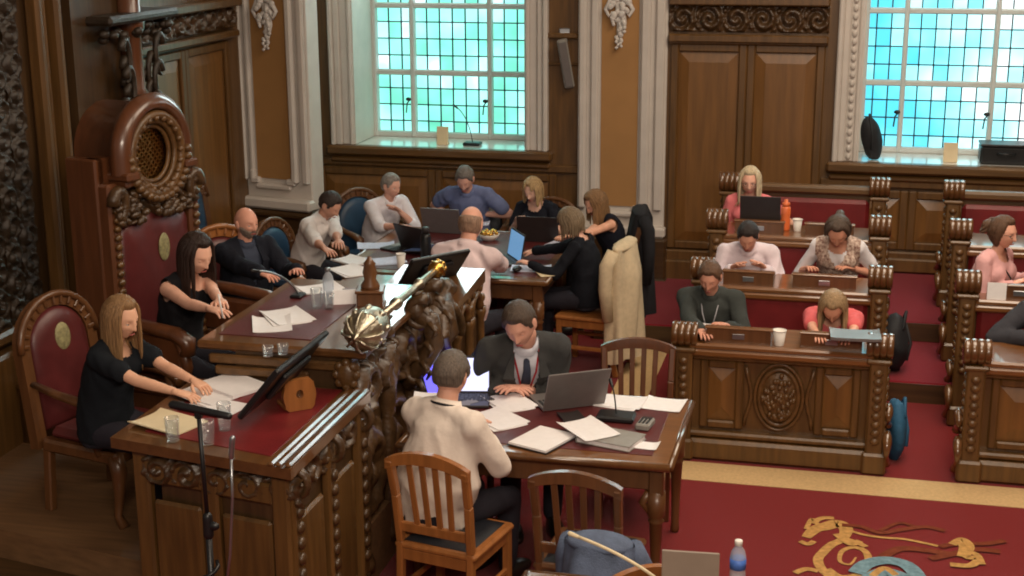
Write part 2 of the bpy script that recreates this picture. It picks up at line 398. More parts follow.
# windows -------------------------------------------------------------------
def window(n, x0, x1, mull, greens, white, pw):
    w = thing('window_%d' % n, ((x0+x1)/2, YG, ZS)); S(w); I = inv(w)
    b = MB(I); fr = .05
    zt = ZT
    for xx in (x0+fr/2, x1-fr/2): b.box((xx, YG-.03, (ZS+zt)/2), (fr, .1, zt-ZS), bev=.01)
    for xx in mull: b.box((xx, YG-.03, (ZS+zt)/2), (.045, .1, zt-ZS), bev=.012)
    for zz in (ZS+.025, 1.88, 2.51, 3.14, 3.77, 4.4, zt-.025): b.box(((x0+x1)/2, YG-.025, zz), (x1-x0, .09, .05), bev=.01)
    b.build('frame', M['white_frame'], w)
    b = MB(I); b.box(((x0+x1)/2, YG+.03, (ZS+zt)/2), (x1-x0, .012, zt-ZS))
    g = b.build('glazing', pane_mat('lit_leaded_glass_%d' % n, mull[0]-(x0+x1)/2, 1.88-ZS, pw, .1575, greens, white, -.04 if n == 1 else .38), w)
    b = MB(I); xx = mull[0]-pw*3
    while xx < x1: b.box((xx, YG+.018, (ZS+zt)/2), (.012, .012, zt-ZS)); xx += pw
    zz = 1.88-.1575*3
    while zz < 4.3: b.box(((x0+x1)/2, YG+.018, zz), (x1-x0, .012, .011)); zz += .1575
    b.build('lead_grid', M['lead'], w)
    b = MB(I); b.box(((x0+x1)/2, (YG+YW)/2-.06, ZS-.025), (x1-x0+.0, YG-YW+.1, .05), bev=.008)
    b.build('sill', M['sill'], w)
    for xx in mull:
        b = MB(I); b.ell((xx-.035, YG-.1, ZS+.37), (.028,.02,.018), nu=12, nv=8); b.tube([(xx-.02, YG-.09, ZS+.37), (xx-.05, YG-.1, ZS+.33), (xx-.06, YG-.1, ZS+.24)], .007, 6); b.build('window_catch', M['black'], w)
    b = MB(I); b.box(((x0+x1)/2, YW-.06, ZS-.04), (x1-x0+.5, .12, .09), bev=.02); b.box(((x0+x1)/2, YW-.035, ZS-.13), (x1-x0+.46, .07, .06), bev=.02)
    b.build('sill_board', M['wood_x'], w)
    # plaster reveal and architrave
    b = MB(I)
    for sgn, xe in ((-1, x0), (1, x1)):
        b.box((xe+sgn*.008-sgn*.016, (YW+YG)/2-.02, (ZS+zt)/2), (.016, YG-YW, zt-ZS-.01))
        for k, (o_, wd, d) in enumerate(((.016, .04, .05), (.07, .08, .035), (.135, .06, .06), (.185, .045, .09))):
            b.box((xe+sgn*o_, YW-d/2, (ZS+zt)/2), (wd, d, zt-ZS), bev=.012)
    if n == 2:
        for k in range(46): b.ell((x0-.07, YW-.045, ZS+.05+k*.07), (.022, .018, .03), nu=10, nv=8)
    b.build('architrave', M['plaster'], w)
    return w
window(1, WIN[0][0], WIN[0][1], (-4.12, -3.36), [(38,88,72), (56,108,96), (68,116,110), (88,122,121)], .86, .1265)
window(2, WIN[1][0], WIN[1][1], (.41, 1.17), [(34,94,106), (58,114,121), (78,121,124), (98,124,125)], .80, .1265)
# white and ochre pilaster between window and door ---------------------------------------
def pilaster(b, x0, x1, z0, z1, y, e0, e1):
    b.mi = 0; b.box(((x0+x1)/2, y+.06, (z0+z1)/2), (x1-x0, .2, z1-z0), bev=.01)
    for (a, c) in ((x0, x0+e0), (x1-e1, x1)):
        w_ = c-a
        b.box((a+w_*.22, y-.065, (z0+z1)/2+.12), (w_*.36, .07, z1-z0-.24), bev=.02)
        b.box((a+w_*.75, y-.055, (z0+z1)/2+.12), (w_*.34, .05, z1-z0-.24), bev=.015)
    xa, xb = x0+e0, x1-e1
    b.box(((xa+xb)/2, y-.06, z0+.20), (xb-xa, .06, .05), bev=.015)
    for xx in (xa, xb): b.box((xx, y-.06, z0+.25), (.1, .07, .06), bev=.015); b.box((xx-.03 if xx == xa else xx+.03, y-.06, z0+.3), (.05, .07, .1), bev=.015)
    b.box(((x0+x1)/2, y-.07, z0+.05), (x1-x0+.04, .12, .10), bev=.02)
    b.mi = 1; b.box(((xa+xb)/2, y-.046, (z0+z1)/2+.13), (xb-xa-.02, .012, z1-z0-.28))
    b.mi = 0
b = MB(); pilaster(b, -2.40, -1.61, .52, 6, YW, .2, .24)
b.mi = 2; b.box((-2.0, YW-.06, .26), (.86, .2, .52), bev=.02); b.box((-2.0, YW-.09, .08), (.9, .26, .16), bev=.02)
S(b.build('trim_5', [M['plaster'], M['ochre'], M['dark_x']]))
def swag(name, c, h, rot, label, grp=None):
    b = MB(); w = .12; rnd = random.Random(3)
    b.tube([(0,-.02,h/2),(0.02,-.03,0),(-.01,-.03,-h/2)], [.05,.045,.012], 10, flat=.5, up=(0,-1,0))
    for k in range(34):
        t = k/33; z = h/2-t*h; r = .085*(1-t*.65)
        x = rnd.uniform(-r, r); s_ = .03*(1-.5*t)
        b.ell((x, -.045-.02*rnd.random(), z), (s_*rnd.uniform(.7,1.2), s_*.7, s_*rnd.uniform(.8,1.5)), RY(rnd.uniform(-1,1)), nu=10, nv=8)
    for sx in (-1,1):
        b.tube([(0,-.04,h/2),(sx*.08,-.05,h/2-.02),(sx*.12,-.05,h/2-.09),(sx*.09,-.05,h/2-.15),(sx*.06,-.05,h/2-.11)], [.02,.022,.02,.014,.008], 8)
    o = b.build(name, M['plaster_orn'], None, c); o.rotation_euler.z = rot
    return tag(o, label, 'ornament')
swag('plaster_swag', (-2.03, YW-.05, 2.42), .42, 0, 'white plaster fruit drop on the ochre pilaster between window and panelled bay')
# canted pier at the left ------------------------------------------------------------------
pr = thing('wall_left', (-5.0, 11.9, 0)); pr.rotation_euler.z = R(-12); S(pr)
b = MB(); pilaster(b, -.36, .36, .78, 6, 0, .14, .2)
b.mi = 2; b.box((0, .05, .39), (.80, .3, .78), bev=.02); b.box((0, .02, .74), (.84, .34, .06), bev=.02)
b.build('canted_pier', [M['plaster'], M['ochre'], M['dark_x']], pr)
swag('plaster_swag', (-5.02, 11.83, 2.42), .42, R(-12), 'white plaster fruit drop on the ochre pier left of the first window')
# left wall: panelling, carved frieze ---------------------------------------------------------
XL = -5.33
b = MB(inv(pr)); b.box((XL-.1, 8.5, 3), (.2, 7.6, 6)); b.build('wall_core', M['wood_z'], pr)
def lraised(b, y0, y1, z0, z1):
    Mx = b.M; b.M = Mx @ TR(XL, 0, 0) @ RZ(R(90)); raised(b, y0, y1, z0, z1, 0); b.M = Mx
b = MB(inv(pr))
for y0, y1 in ((8.9, 9.9), (9.9, 10.75), (10.75, 11.6)): lraised(b, y0, y1, .5, 2.3)
for z, h, d in ((2.36, .06, .1), (2.63, .07, .14), (.42, .1, .08)): b.box((XL+d/2, 10.2, z), (d, 3, h), bev=.012)
b.mi = 2
b.build('panelling', [M['wood_z'], M['panel']], pr)
b = MB(inv(pr)); carve(b, (XL+.02, 8.75, 2.40), (0, 3.0, 0), (0,0,.2), (1,0,0), .2, .05, 220, 22); b.build('carved_frieze', M['carved'], pr)
# dark carved screen standing forward at the far left
sc = thing('wall_screen', (-4.75, 7.2, 0)); S(sc)
b = MB(inv(sc)); b.box((-4.95, 6.55, 3), (.3, 3.1, 6)); b.box((-4.98, 8.45, 3), (.5, .75, 6)); b.build('screen_core', M['dark_z'], sc)
b = MB(inv(sc))
for k in range(8):
    y0 = 6.2+.17*k
    b.grid(18, 220, lambda s, t: Vector((-4.79+.035*max(-.2, scroll_h(t*2.6+.085*(k%2), s, .17)), y0+s*.17, 1.0+t*2.6)))
b.build('tracery', M['carved_dark'], sc)
b = MB(inv(sc))
for yy, w_, d_ in ((7.70,.07,.10),(7.80,.06,.06),(7.89,.07,.11)): b.box((-4.8+d_/2, yy, 1.95), (d_, w_, 3.3), bev=.02)
b.box((-4.78, 7.15, .98), (.1, 1.1, .08), bev=.02); b.box((-4.77, 7.15, .6), (.12, 1.1, .6), bev=.02)
b.lathe([(.15,.33),(.15,.66),(.17,.68),(.17,.73),(.12,.77),(.14,.82),(.1,.87),(.085,.92),(.05,.98)], (-4.66, 7.25, 0), 24)
b.build('column', M['wood_z'], sc)
# reddish engaged column with carved scrolls above the mayor's seat
b = MB(inv(sc)); yc = 8.72; xc = -4.68
b.lathe([(.09,2.18),(.10,2.2),(.075,2.25),(.07,2.6),(.095,2.64),(.1,2.7),(.075,2.74),(.075,3.4)], (xc, yc, 0), 20)
b.build('column', M['mahog'], sc)
b = MB(inv(sc)); rnd = random.Random(5)
for (dy, z0, s_) in ((-.2, 2.28, 1), (.2, 2.28, 1), (-.17, 2.1, 1), (.17, 2.1, 1)):
    sg = 1 if dy > 0 else -1
    for q in range(3):
        pts = [(xc+.02+.03*q, yc+dy*(.55+.3*q)+sg*.05*math.cos(a*.55), z0+.12*q+.10*math.sin(a*.55)-a*.012) for a in range(10)]
        b.tube(pts, [.03-.002*i for i in range(10)], 8)
for k in range(30): b.ell((xc+rnd.uniform(-.02,.1), yc+rnd.uniform(-.3,.3), rnd.uniform(2.02,2.2)), (.035,.04,.035), nu=8, nv=6)
for k in range(24): b.ell((xc+rnd.uniform(-.02,.08), yc+rnd.uniform(-.42,.42), rnd.uniform(2.58,2.68)), (.035,.04,.03), nu=8, nv=6)
b.box((xc-.03, yc, 2.72), (.32, .95, .06), bev=.02)
b.build('carved_scrolls', M['carved_dark'], sc)
# dais platform and steps
b = MB()
def poly_slab(b, pts, z0, z1): b.prism(pts, TR(0,0,z0), z1-z0)
poly_slab(b, [(-4.85,6.12),(-3.19,5.78),(-3.1,5.55),(-2.3,5.5),(-2.3,9.3),(-4.75,9.3)], 0, .33)
S(b.build('floor_5', M['dais_carpet']))
b = MB(); poly_slab(b, [(-4.95,5.75),(-3.2,5.42),(-3.2,5.79),(-4.85,6.13)], 0, .17); S(b.build('floor_6', M['dark_x']))
# ceiling and side wall out of frame
b = MB(); b.box((.5, 6.5, 6.05), (14, 14, .1)); S(b.build('ceiling', M['ceil']))
b = MB(); b.box((6.1, 6.5, 3), (.2, 14, 6)); S(b.build('wall_right', M['wood_z']))
# emblem woven in the carpet ------------------------------------------------------------
b = MB(); zz = .004
def ribbon(pts, w, mi):
    global zz
    zz += .0004; b.mi = mi; pts = [Vector((p[0], p[1], zz)) for p in pts]; n = len(pts); ws = w if hasattr(w,'__len__') else [w]*n; V = []
    for i in range(n):
        t = (pts[min(i+1,n-1)]-pts[max(i-1,0)]).normalized(); nn = Vector((-t.y, t.x, 0)); V += [pts[i]+nn*ws[i], pts[i]-nn*ws[i]]
    b.add(V, [(2*i+1, 2*i+3, 2*i+2, 2*i) for i in range(n-1)], False)
def smooth_pts(P, k=6):
    P = [Vector((p[0], p[1], 0)) for p in P]; out = []
    for i in range(len(P)-1):
        p0, p1, p2, p3 = P[max(i-1,0)], P[i], P[i+1], P[min(i+2,len(P)-1)]
        for j in range(k):
            t = j/k; out.append(.5*((2*p1)+(-p0+p2)*t+(2*p0-5*p1+4*p2-p3)*t*t+(-p0+3*p1-3*p2+p3)*t**3))
    return out+[P[-1]]
def E(*px): return smooth_pts([at(x, y, 0) for x, y in px])
# horse with a curled tail
ribbon(E((806,538),(815,530),(826,527),(838,524),(846,530),(842,540),(832,545),(824,552),(818,560),(822,570),(832,578),(846,584)), [.026+.022*math.sin(min(1,i/30)*3.1) for i in range(67)], 0)
ribbon(E((826,570),(840,578),(858,576),(868,566),(866,553),(854,548),(842,552),(840,562),(850,565),(856,558)), [.032-.0005*i for i in range(55)], 0)
ribbon(E((846,530),(862,535),(880,538),(905,540),(930,545),(938,547)), .012, 0)
ribbon(E((812,524),(822,519),(834,519)), .02, 0); ribbon(E((800,542),(808,545),(814,542)), .018, 0)
ribbon(E((795,574),(806,570),(818,572)), .02, 0); ribbon(E((806,530),(812,520),(818,526)), .014, 0)
ribbon(E((846,540),(858,544),(866,548)), .02, 0); ribbon(E((836,535),(850,545),(860,542)), .022, 0)
ribbon(E((842,526),(862,528),(880,534),(900,531),(925,528),(945,532)), .02, 1)
ribbon(E((880,532),(900,524),(920,530)), .014, 1); ribbon(E((880,560),(900,550),(930,552),(952,556)), .03, 1)
ribbon(E((940,548),(958,545),(985,545),(1005,542)), .022, 1); ribbon(E((930,560),(950,556),(975,551),(1000,553)), .026, 1)
ribbon(E((952,546),(962,541),(970,548),(966,558),(978,560),(970,567),(950,566)), .024, 0); ribbon(E((960,552),(976,556),(982,566)), .02, 0)
ribbon(E((956,541),(962,548),(960,558)), .018, 0)
ribbon(E((856,575),(866,566),(885,562),(905,566),(916,576),(920,586)), .045, 2); ribbon(E((868,582),(885,574),(905,580)), .05, 2)
ribbon(E((872,578),(884,570),(896,577)), .02, 0)
S(b.build('floor_emblem', [M['gold_carpet'], M['brown_carpet'], M['blue_carpet']]))
# ---------------------------------------------------------------- slatted chair (local: sitter faces +X, base at floor)
def slat_chair(loc, rz, label, group, wood='chair', pad=None, bw=.42, H=.95):
    t = thing('slatted_chair', loc, rz, label, 'chair', group); W = M[wood]
    b = MB()
    b.box((.0, 0, .43), (.44, bw+.02, .035), bev=.012); b.build('seat', W, t)
    if pad:
        b = MB(); b.grid(14, 14, lambda s, q: Vector((-.19+.38*s, -(bw-.06)/2+(bw-.06)*q, .449+.022*math.sin(math.pi*s)**.4*math.sin(math.pi*q)**.4))); b.build('seat_pad', M[pad], t)
    for sy in (-1, 1):
        b = MB(); b.bar((.19, sy*(bw/2-.02), 0), (.19, sy*(bw/2-.02), .42), .04, .04, bev=.006); b.build('leg', W, t)
        b = MB(); pts = [(-.26, sy*(bw/2-.02), 0), (-.21, sy*(bw/2-.02), .25), (-.20, sy*(bw/2-.02), .45), (-.23, sy*(bw/2-.015), .7), (-.27, sy*(bw/2-.01), H-.06)]
        for i in range(4): b.bar(pts[i], pts[i+1], .036, .042, bev=.006)
        b.build('back_post', W, t)
    b = MB(); n = 15; top = []; bot = []
    for i in range(n):
        s_ = -1+2*i/(n-1); z = H-.055+.055*math.cos(s_*math.pi/2)**.8 if abs(s_) < 1 else H-.055
        top.append((s_*(bw/2+.01), z)); bot.append((s_*(bw/2+.01), z-.062+.01*abs(s_)))
    poly = top+bot[::-1]
    b.prism([(p[0], p[1]) for p in poly], TR(-.285, 0, 0) @ Matrix(((0,0,1,0),(1,0,0,0),(0,1,0,0),(0,0,0,1))), .034); b.build('crest_rail', W, t)
    b = MB(); b.bar((-.205, -(bw/2-.03), .53), (-.205, bw/2-.03, .53), .026, .05, bev=.005); b.build('lower_rail', W, t)
    for k in range(4):
        y = (k-1.5)*.062; b = MB(); b.bar((-.207, y, .55), (-.262, y*1.12, H-.05), .03, .014, bev=.003); b.build('slat', W, t)
    b = MB()
    for sy in (-1,1): b.bar((-.2, sy*(bw/2-.02), .385), (.19, sy*(bw/2-.02), .385), .022, .06, bev=.004); b.bar((-.22, sy*(bw/2-.02), .2), (.19, sy*(bw/2-.02), .2), .02, .03, bev=.004)
    b.bar((.19, -(bw/2-.03), .385), (.19, bw/2-.03, .385), .022, .06, bev=.004); b.bar((-.2, -(bw/2-.03), .385), (-.2, bw/2-.03, .385), .022, .06, bev=.004)
    b.build('apron', W, t)
    return t
GS = 'slatted wooden chairs'
slat_chair((-1.10, 6.16, 0), R(84), 'empty slatted oak chair with dark seat at the near side of the clerks table', GS, 'chair_dark', 'black_leather')
slat_chair((-1.13, 7.74, 0), R(-84), 'empty slatted oak chair at the far side of the clerks table', GS, 'mahog', 'black_leather')
slat_chair((-1.93, 11.36, 0), R(190), 'wooden chair with a black coat on its back by the white pilaster', GS, 'chair_dark', None)
slat_chair((-.60, 5.22, 0), R(-60), 'oak chair only partly in the picture beside the taupe laptop', GS, 'chair', None, .36, .74)
# ---------------------------------------------------------------- upholstered armchair with arched back
def arm_chair(loc, rz, label, group, leather, H=1.2, wood='chair_dark', arms=True, emblem=False, bw=.56, sz=.45):
    t = thing('upholstered_armchair', loc, rz, label, 'chair', group); W = M[wood]
    b = MB(); b.box((.02, 0, sz-.07), (.5, bw, .07), bev=.015); b.build('seat_frame', W, t)
    b = MB(); b.box((.02, 0, sz-.01), (.46, bw-.06, .07), bev=.03); b.build('seat', M[leather], t)
    hw = bw/2; zc = H-hw*.95
    def arch(r, n=14): return [(math.cos(math.pi*i/n)*r*hw, zc+math.sin(math.pi*i/n)*r*hw*.95) for i in range(n+1)]
    P = Matrix(((0,0,1,0),(1,0,0,0),(0,1,0,0),(0,0,0,1)))
    T = TR(-.24, 0, 0) @ RY(R(-7)) @ P
    b = MB(); o = [(hw, sz-.1)]+arch(1)+[(-hw, sz-.1)]; i_ = [(-hw*.76, sz-.1)]+arch(.76)[::-1]+[(hw*.76, sz-.1)]
    n = len(o); vs = []
    for z in (-.03, .03): vs += [T @ Vector((p[0], p[1], z)) for p in o] + [T @ Vector((p[0], p[1], z)) for p in i_[::-1]]
    fs = []
    for i in range(n-1): fs += [(i, n+i, n+i+1, i+1), (2*n+i, 2*n+i+1, 3*n+i+1, 3*n+i), (i, i+1, 2*n+i+1, 2*n+i), (n+i+1, n+i, 3*n+i, 3*n+i+1)]
    b.add(vs, fs, False)
    for k in range(13):   # fluted rays carved on the arch
        a = math.pi*(k+.5)/13
        b.bar(T @ Vector((math.cos(a)*hw*.79, zc+math.sin(a)*hw*.75, .035)), T @ Vector((math.cos(a)*hw*.98, zc+math.sin(a)*hw*.93, .035)), .012, .022, bev=.004)
    b.tube([T @ Vector((p[0], p[1], .03)) for p in arch(1.0)], .02, 8); b.build('back_frame', W, t)
    b = MB(); q = [(hw*.74, sz-.02)]+arch(.74)+[(-hw*.74, sz-.02)]
    ctr = Vector((0, (sz+H)/2)); rings = []
    for (s_, z) in ((1, -.02), (1, .02), (.93, .04), (.7, .055), (.3, .06)):
        rings.append([T @ Vector((p[0]*s_, ctr.y+(p[1]-ctr.y)*s_, z)) for p in q])
    b.loft(rings); b.build('backrest', M[leather], t)
    if emblem:
        b = MB(); b.ell(T @ Vector((0, zc+.03, .058)), (.012, .055, .075), RY(R(-7)), nu=14, nv=10); b.build('backrest_crest', M['crest'], t)
    for sy in (-1, 1):
        b = MB(); x = .23
        pts = [(x, sy*(hw-.04), sz-.06), (x+.03, sy*(hw-.03), sz-.14), (x+.01, sy*(hw-.04), sz-.28), (x-.01, sy*(hw-.04), .06), (x+.03, sy*(hw-.04), .0)]
        b.tube(pts, [.045, .042, .028, .02, .03], 10); b.build('leg', W, t)
        b = MB(); b.bar((-.25, sy*(hw-.04), 0), (-.22, sy*(hw-.04), sz-.04), .05, .05, bev=.008); b.build('leg', W, t)
        if arms:
            b = MB(); b.tube([(-.25, sy*hw, sz+.26), (-.05, sy*(hw+.03), sz+.24), (.14, sy*(hw+.03), sz+.22), (.21, sy*(hw+.03), sz+.2), (.225, sy*(hw+.03), sz+.165), (.19, sy*(hw+.03), sz+.16)], [.022,.028,.036,.04,.032,.02], 10, flat=.7)
            b.tube([(.16, sy*(hw+.02), sz+.2), (.2, sy*hw, sz+.1), (.13, sy*(hw-.01), sz), (.16, sy*(hw-.02), sz-.06)], [.026,.022,.024,.03], 10); b.build('armrest', W, t)
    return t
GA = 'upholstered council armchairs'
arm_chair((-3.72, 6.42, .33), R(-14), 'carved armchair with red leather arched back under the long-haired blonde woman at the dais', GA, 'leather_dk', 1.12, 'chair_dark', True, True, .54)
arm_chair((-4.86, 9.75, 0), R(-10), 'empty armchair with red leather back by the left panelling', GA, 'leather', 1.32, 'chair_dark', True)
arm_chair((-5.0, 10.65, 0), R(-10), 'empty armchair with blue leather back by the white pier', GA, 'blue_leather', 1.32, 'chair_dark', True)
# ---------------------------------------------------------------- mayor's throne
TH = (-3.73, 7.47, .37)
t = thing('mayoral_throne', TH, R(-12), 'tall carved throne with round arched hood and red leather back behind the dark-haired woman', 'throne')
P = Matrix(((0,0,1,0),(1,0,0,0),(0,1,0,0),(0,0,0,1)))
hw = .40
b = MB(); b.box((.02, 0, .38), (.6, .80, .10), bev=.02); b.box((.02, 0, .17), (.56, .74, .34), bev=.02); b.build('seat_frame', M['mahog'], t)
b = MB(); b.box((.03, 0, .425), (.54, .66, .05), bev=.02); b.build('seat', M['leather_dk'], t)
b = MB()
b.box((-.34, 0, .84), (.10, 2*hw, 1.68), bev=.01); b.box((-.40, -hw+.02, .84), (.22, .07, 1.68), bev=.01); b.box((-.40, hw-.02, .84), (.22, .07, 1.68), bev=.01)
for sy in (-1,1): b.box((-.27, sy*(hw-.045), .84), (.1, .09, 1.4), bev=.015)
b.build('back_frame', M['mahog'], t)
for sy in (-1,1):
    b = MB()
    for k in range(20): b.ell((-.21, sy*(hw-.045), .45+k*.052), (.015, .028, .02), nu=8, nv=6)
    b.build('carved_stile', M['carved_light'], t)
b = MB(); rings = []
q = [(-.3, .46), (.3, .46), (.3, 1.25), (.26, 1.31), (.17, 1.27), (.09, 1.33), (0, 1.36), (-.09, 1.33), (-.17, 1.27), (-.26, 1.31), (-.3, 1.25)]
for (s_, z) in ((1, 0), (1, .03), (.94, .055), (.7, .07), (.2, .075)): rings.append([TR(-.285,0,0) @ P @ Vector((p[0]*s_, .86+(p[1]-.86)*s_, z)) for p in q])
b.loft(rings); b.build('backrest', M['leather_dk'], t)
b = MB(); b.ell((-.208, .03, 1.10), (.012, .05, .085), nu=16, nv=12); b.build('backrest_crest', M['crest'], t)
# carved foliage apron under the hood
b = MB(); b.grid(70, 34, lambda s, q: Vector((-.27+.075*scroll_h(s*.78, q, .26), -.39+.78*s, 1.29+.02*math.cos(s*18)+(.22)*q)))
rnd = random.Random(11)
for k in range(80):
    y = rnd.uniform(-.36, .36); b.ell((-.2, y, 1.31+rnd.random()*.17-.03*(1-abs(y)/.36)), (.026, .032, .022), RX(rnd.uniform(0, 3)), nu=8, nv=6)
for sy in (-1,1): b.tube([(-.2, sy*(.34+.05*math.cos(a*.5)), 1.42+.08*math.sin(a*.5)) for a in range(11)], [.04-.002*a for a in range(11)], 8)
b.build('carved_apron', M['carved'], t)
# hood: half barrel over a round grille
HZ = 1.68; RO = .305; RI = .235
b = MB(); n = 22
def arc(r, x): return [Vector((x, math.cos(math.pi*i/n)*r, HZ+math.sin(math.pi*i/n)*r)) for i in range(n+1)]
x0, x1 = -.56, -.16
prof = [(RO-.03, x0), (RO-.03, x1-.12), (RO+.02, x1-.10), (RO+.03, x1-.05), (RO, x1-.02), (RO-.02, x1), (RI+.02, x1), (RI, x1-.04), (RI, x0)]
rings = [arc(r, x) for r, x in prof]
for rr in rings:
    r = (rr[0]-Vector((rr[0].x, 0, HZ))).length
    rr.insert(0, Vector((rr[0].x, r, HZ-.10))); rr.append(Vector((rr[0].x, -r, HZ-.10)))
m_ = len(rings[0]); vs = [p for r in rings for p in r]
b.add(vs, [(j*m_+i, j*m_+i+1, (j+1)*m_+i+1, (j+1)*m_+i) for j in range(len(rings)-1) for i in range(m_-1)], True)
for sy in (-1,1): b.box((-.35, sy*(RO-.04), HZ-.11), (.42, .11, .05), bev=.012); b.box((-.36, sy*(RO-.05), HZ-.15), (.38, .09, .05), bev=.012)
b.build('hood', M['mahog'], t)
b = MB()
for (r, x, w) in ((.22, -.19, .027), (.185, -.21, .02), (.155, -.23, .014)):
    b.tube([(x, math.cos(2*math.pi*i/32)*r, HZ-.02+math.sin(2*math.pi*i/32)*r*1.04) for i in range(33)], w, 8, cap=False)
for k in range(20):
    a = 2*math.pi*k/20; b.ell((-.18, math.cos(a)*.204, HZ-.02+math.sin(a)*.208), (.02, .02, .02), nu=8, nv=6)
for k in range(18):
    a = math.pi+math.pi*k/17; b.ell((-.17, math.cos(a)*.255, HZ-.02+math.sin(a)*.255), (.03, .028, .026), nu=8, nv=6)
b.build('round_moulding', M['carved_light'], t)
b = MB(); b.lathe([(0,0),(.235,0),(.235,.02),(0,.02)], (-.31, 0, HZ-.02), 28, M=RY(R(90))); b.build('grille_backing', M['dark_z'], t)
b = MB()
for k in range(-9, 10):
    for sg in (-1, 1):
        c = k*.04; 
        if abs(c)*.707 > .165: continue
        L = math.sqrt(.17**2-(c*.707)**2); d = Vector((0, .7071, sg*.7071)); o = Vector((-.26, c*.5, HZ-.02-sg*c*.5))
        b.bar(o-d*L, o+d*L, .012, .012, up=(1,0,0))
b.build('lattice_grille', M['brass'], t)
for sy in (-1,1):
    b = MB(); b.tube([(-.3, sy*.42, .78), (0, sy*.44, .76), (.22, sy*.44, .74), (.3, sy*.44, .7), (.3, sy*.44, .64), (.26, sy*.44, .63)], [.04,.045,.05,.055,.045,.03], 12, flat=.8)
    b.box((.0, sy*.42, .6), (.5, .06, .22), bev=.02); b.tube([(.24, sy*.43, .7), (.28, sy*.43, .55), (.22, sy*.43, .42)], [.04,.03,.045], 10)
    b.build('armrest', M['mahog'], t)
for sy in (-1,1):
    for sx in (-.2, .25): b = MB(); b.lathe([(.05,0),(.055,.03),(.03,.06),(.045,.1)], (sx, sy*.34, -.02), 14); b.build('foot', M['mahog'], t)
# ---------------------------------------------------------------- dais desk
DX0, DX1 = -3.14, -2.24
t = thing('dais_desk', (-2.7, 7.1, 0), 0, 'long carved oak dais desk with raised middle and red leather tops on the left', 'desk'); I = inv(t)
# near wing
NY = 6.33
b = MB(I); b.prism([(-3.18,5.47),(DX1,5.29),(DX1,NY),(-3.18,NY)], TR(0,0,1.05), .05); b.build('near_top', M['desk'], t)
b = MB(I); b.prism([(-3.06,5.57),(DX1-.14,5.41),(DX1-.14,NY-.02),(-3.06,NY-.02)], TR(0,0,1.098), .006); b.build('leather_inset', M['leather'], t)
b = MB(I)
for dx in (.02, .065, .10): b.bar((DX1-dx, 5.3, 1.108), (DX1-dx, NY, 1.108), .03, .022, bev=.009)
b.build('ledge_moulding', M['desk'], t)
b = MB(I); b.prism([(-2.98,5.54),(DX1-.07,5.39),(DX1-.07,NY),(-2.98,NY)], TR(0,0,.0), 1.05); b.prism([(-3.0,5.50),(DX1-.03,5.34),(DX1-.03,NY),(-3.0,NY)], TR(0,0,.0), .12); b.build('near_pedestal', M['dark_z'], t)
b = MB(I)
pv = Vector((-3.08+3.0, 0, 0))
for f in (.02, .5, .98):
    p = Vector((-3.08, 5.54, 0)).lerp(Vector((DX1-.07, 5.38, 0)), f); b.box((p.x, p.y, .58), (.09, .05, .9), rz=R(-10), bev=.012)
for f0, f1 in ((.07,.45),(.55,.93)):
    p = Vector((-3.08, 5.535, 0)).lerp(Vector((DX1-.07, 5.375, 0)), (f0+f1)/2); b.box((p.x, p.y, .93), (.3, .03, .1), rz=R(-10), bev=.012); b.box((p.x, p.y, .5), (.26, .03, .6), rz=R(-10), bev=.014)
for yy in (5.42, 5.85, 6.27): b.box((DX1-.05, yy, .58), (.05, .09, .9), bev=.012)
for yy in (5.64, 6.06): b.box((DX1-.06, yy, .48), (.03, .28, .62), bev=.014)
b.build('pilaster', M['wood_z'], t)
b = MB(I); carve(b, (DX1-.07, 5.40, .88), (0, .92, 0), (0,0,.15), (1,0,0), .16, .05, 100, 18)
for yy in (5.42, 5.85, 6.27):
    for k in range(9): b.ell((DX1-.02, yy, .85-k*.075), (.02, .03, .03), nu=8, nv=6)
    b.tube([(DX1-.03+.05*math.sin(a*.45), yy, .98+.06*math.cos(a*.45)) for a in range(10)], [.025-.0015*a for a in range(10)], 8)
p0 = Vector((-3.05, 5.52, .88)); carve(b, p0, Vector((.83, -.14, 0)), (0,0,.14), (-.17,-.985,0), .16, .035, 90, 16)
b.build('carving', M['carved'], t)
# middle block
CY0, CY1 = NY, 7.62; CZ = 1.30
b = MB(I); b.box(((DX0+DX1)/2-.02, (CY0+CY1)/2, CZ-.02), (DX1-DX0+.0, CY1-CY0, .045), bev=.012); b.build('middle_top', M['desk'], t)
b = MB(I); b.box((-2.84, 6.95, CZ+.004), (.5, 1.0, .006)); b.build('leather_inset', M['leather_dk'], t)
b = MB(I); b.box(((DX0+DX1)/2+.04, (CY0+CY1)/2, (CZ-.04)/2), (DX1-DX0-.28, CY1-CY0-.06, CZ-.04)); b.build('middle_pedestal', M['dark_z'], t)
b = MB(I)
b.box((-2.7, CY0+.02, CZ-.09), (.8, .03, .05), bev=.01); b.box((-2.82, CY0+.02, CZ-.15), (.5, .03, .05), bev=.01)
b.ell((-2.36, CY0+.0, CZ-.12), (.055,.04,.07)); 
for k in range(8): a = math.pi*k/4; b.ell((-2.36+.05*math.cos(a), CY0-.01, CZ-.12+.06*math.sin(a)), (.025,.02,.025), nu=8, nv=6)
b.build('rosette', M['carved_light'], t)
b = MB(I); carve(b, (DX1-.10, CY0, .92), (0, CY1-CY0, 0), (0,0,.30), (1,0,0), .3, .07, 130, 26)
carve(b, (DX1-.11, CY0, .35), (0, CY1-CY0, 0), (0,0,.5), (1,0,0), .43, .06, 130, 36)
for yy in (6.38, 6.8, 7.2, 7.58): b.lathe([(.05,.1),(.055,.15),(.035,.2),(.04,.6),(.05,.75),(.03,.8),(.05,.88),(.055,1.0),(.04,1.05),(.06,1.2)], (DX1-.075, yy, 0), 14)
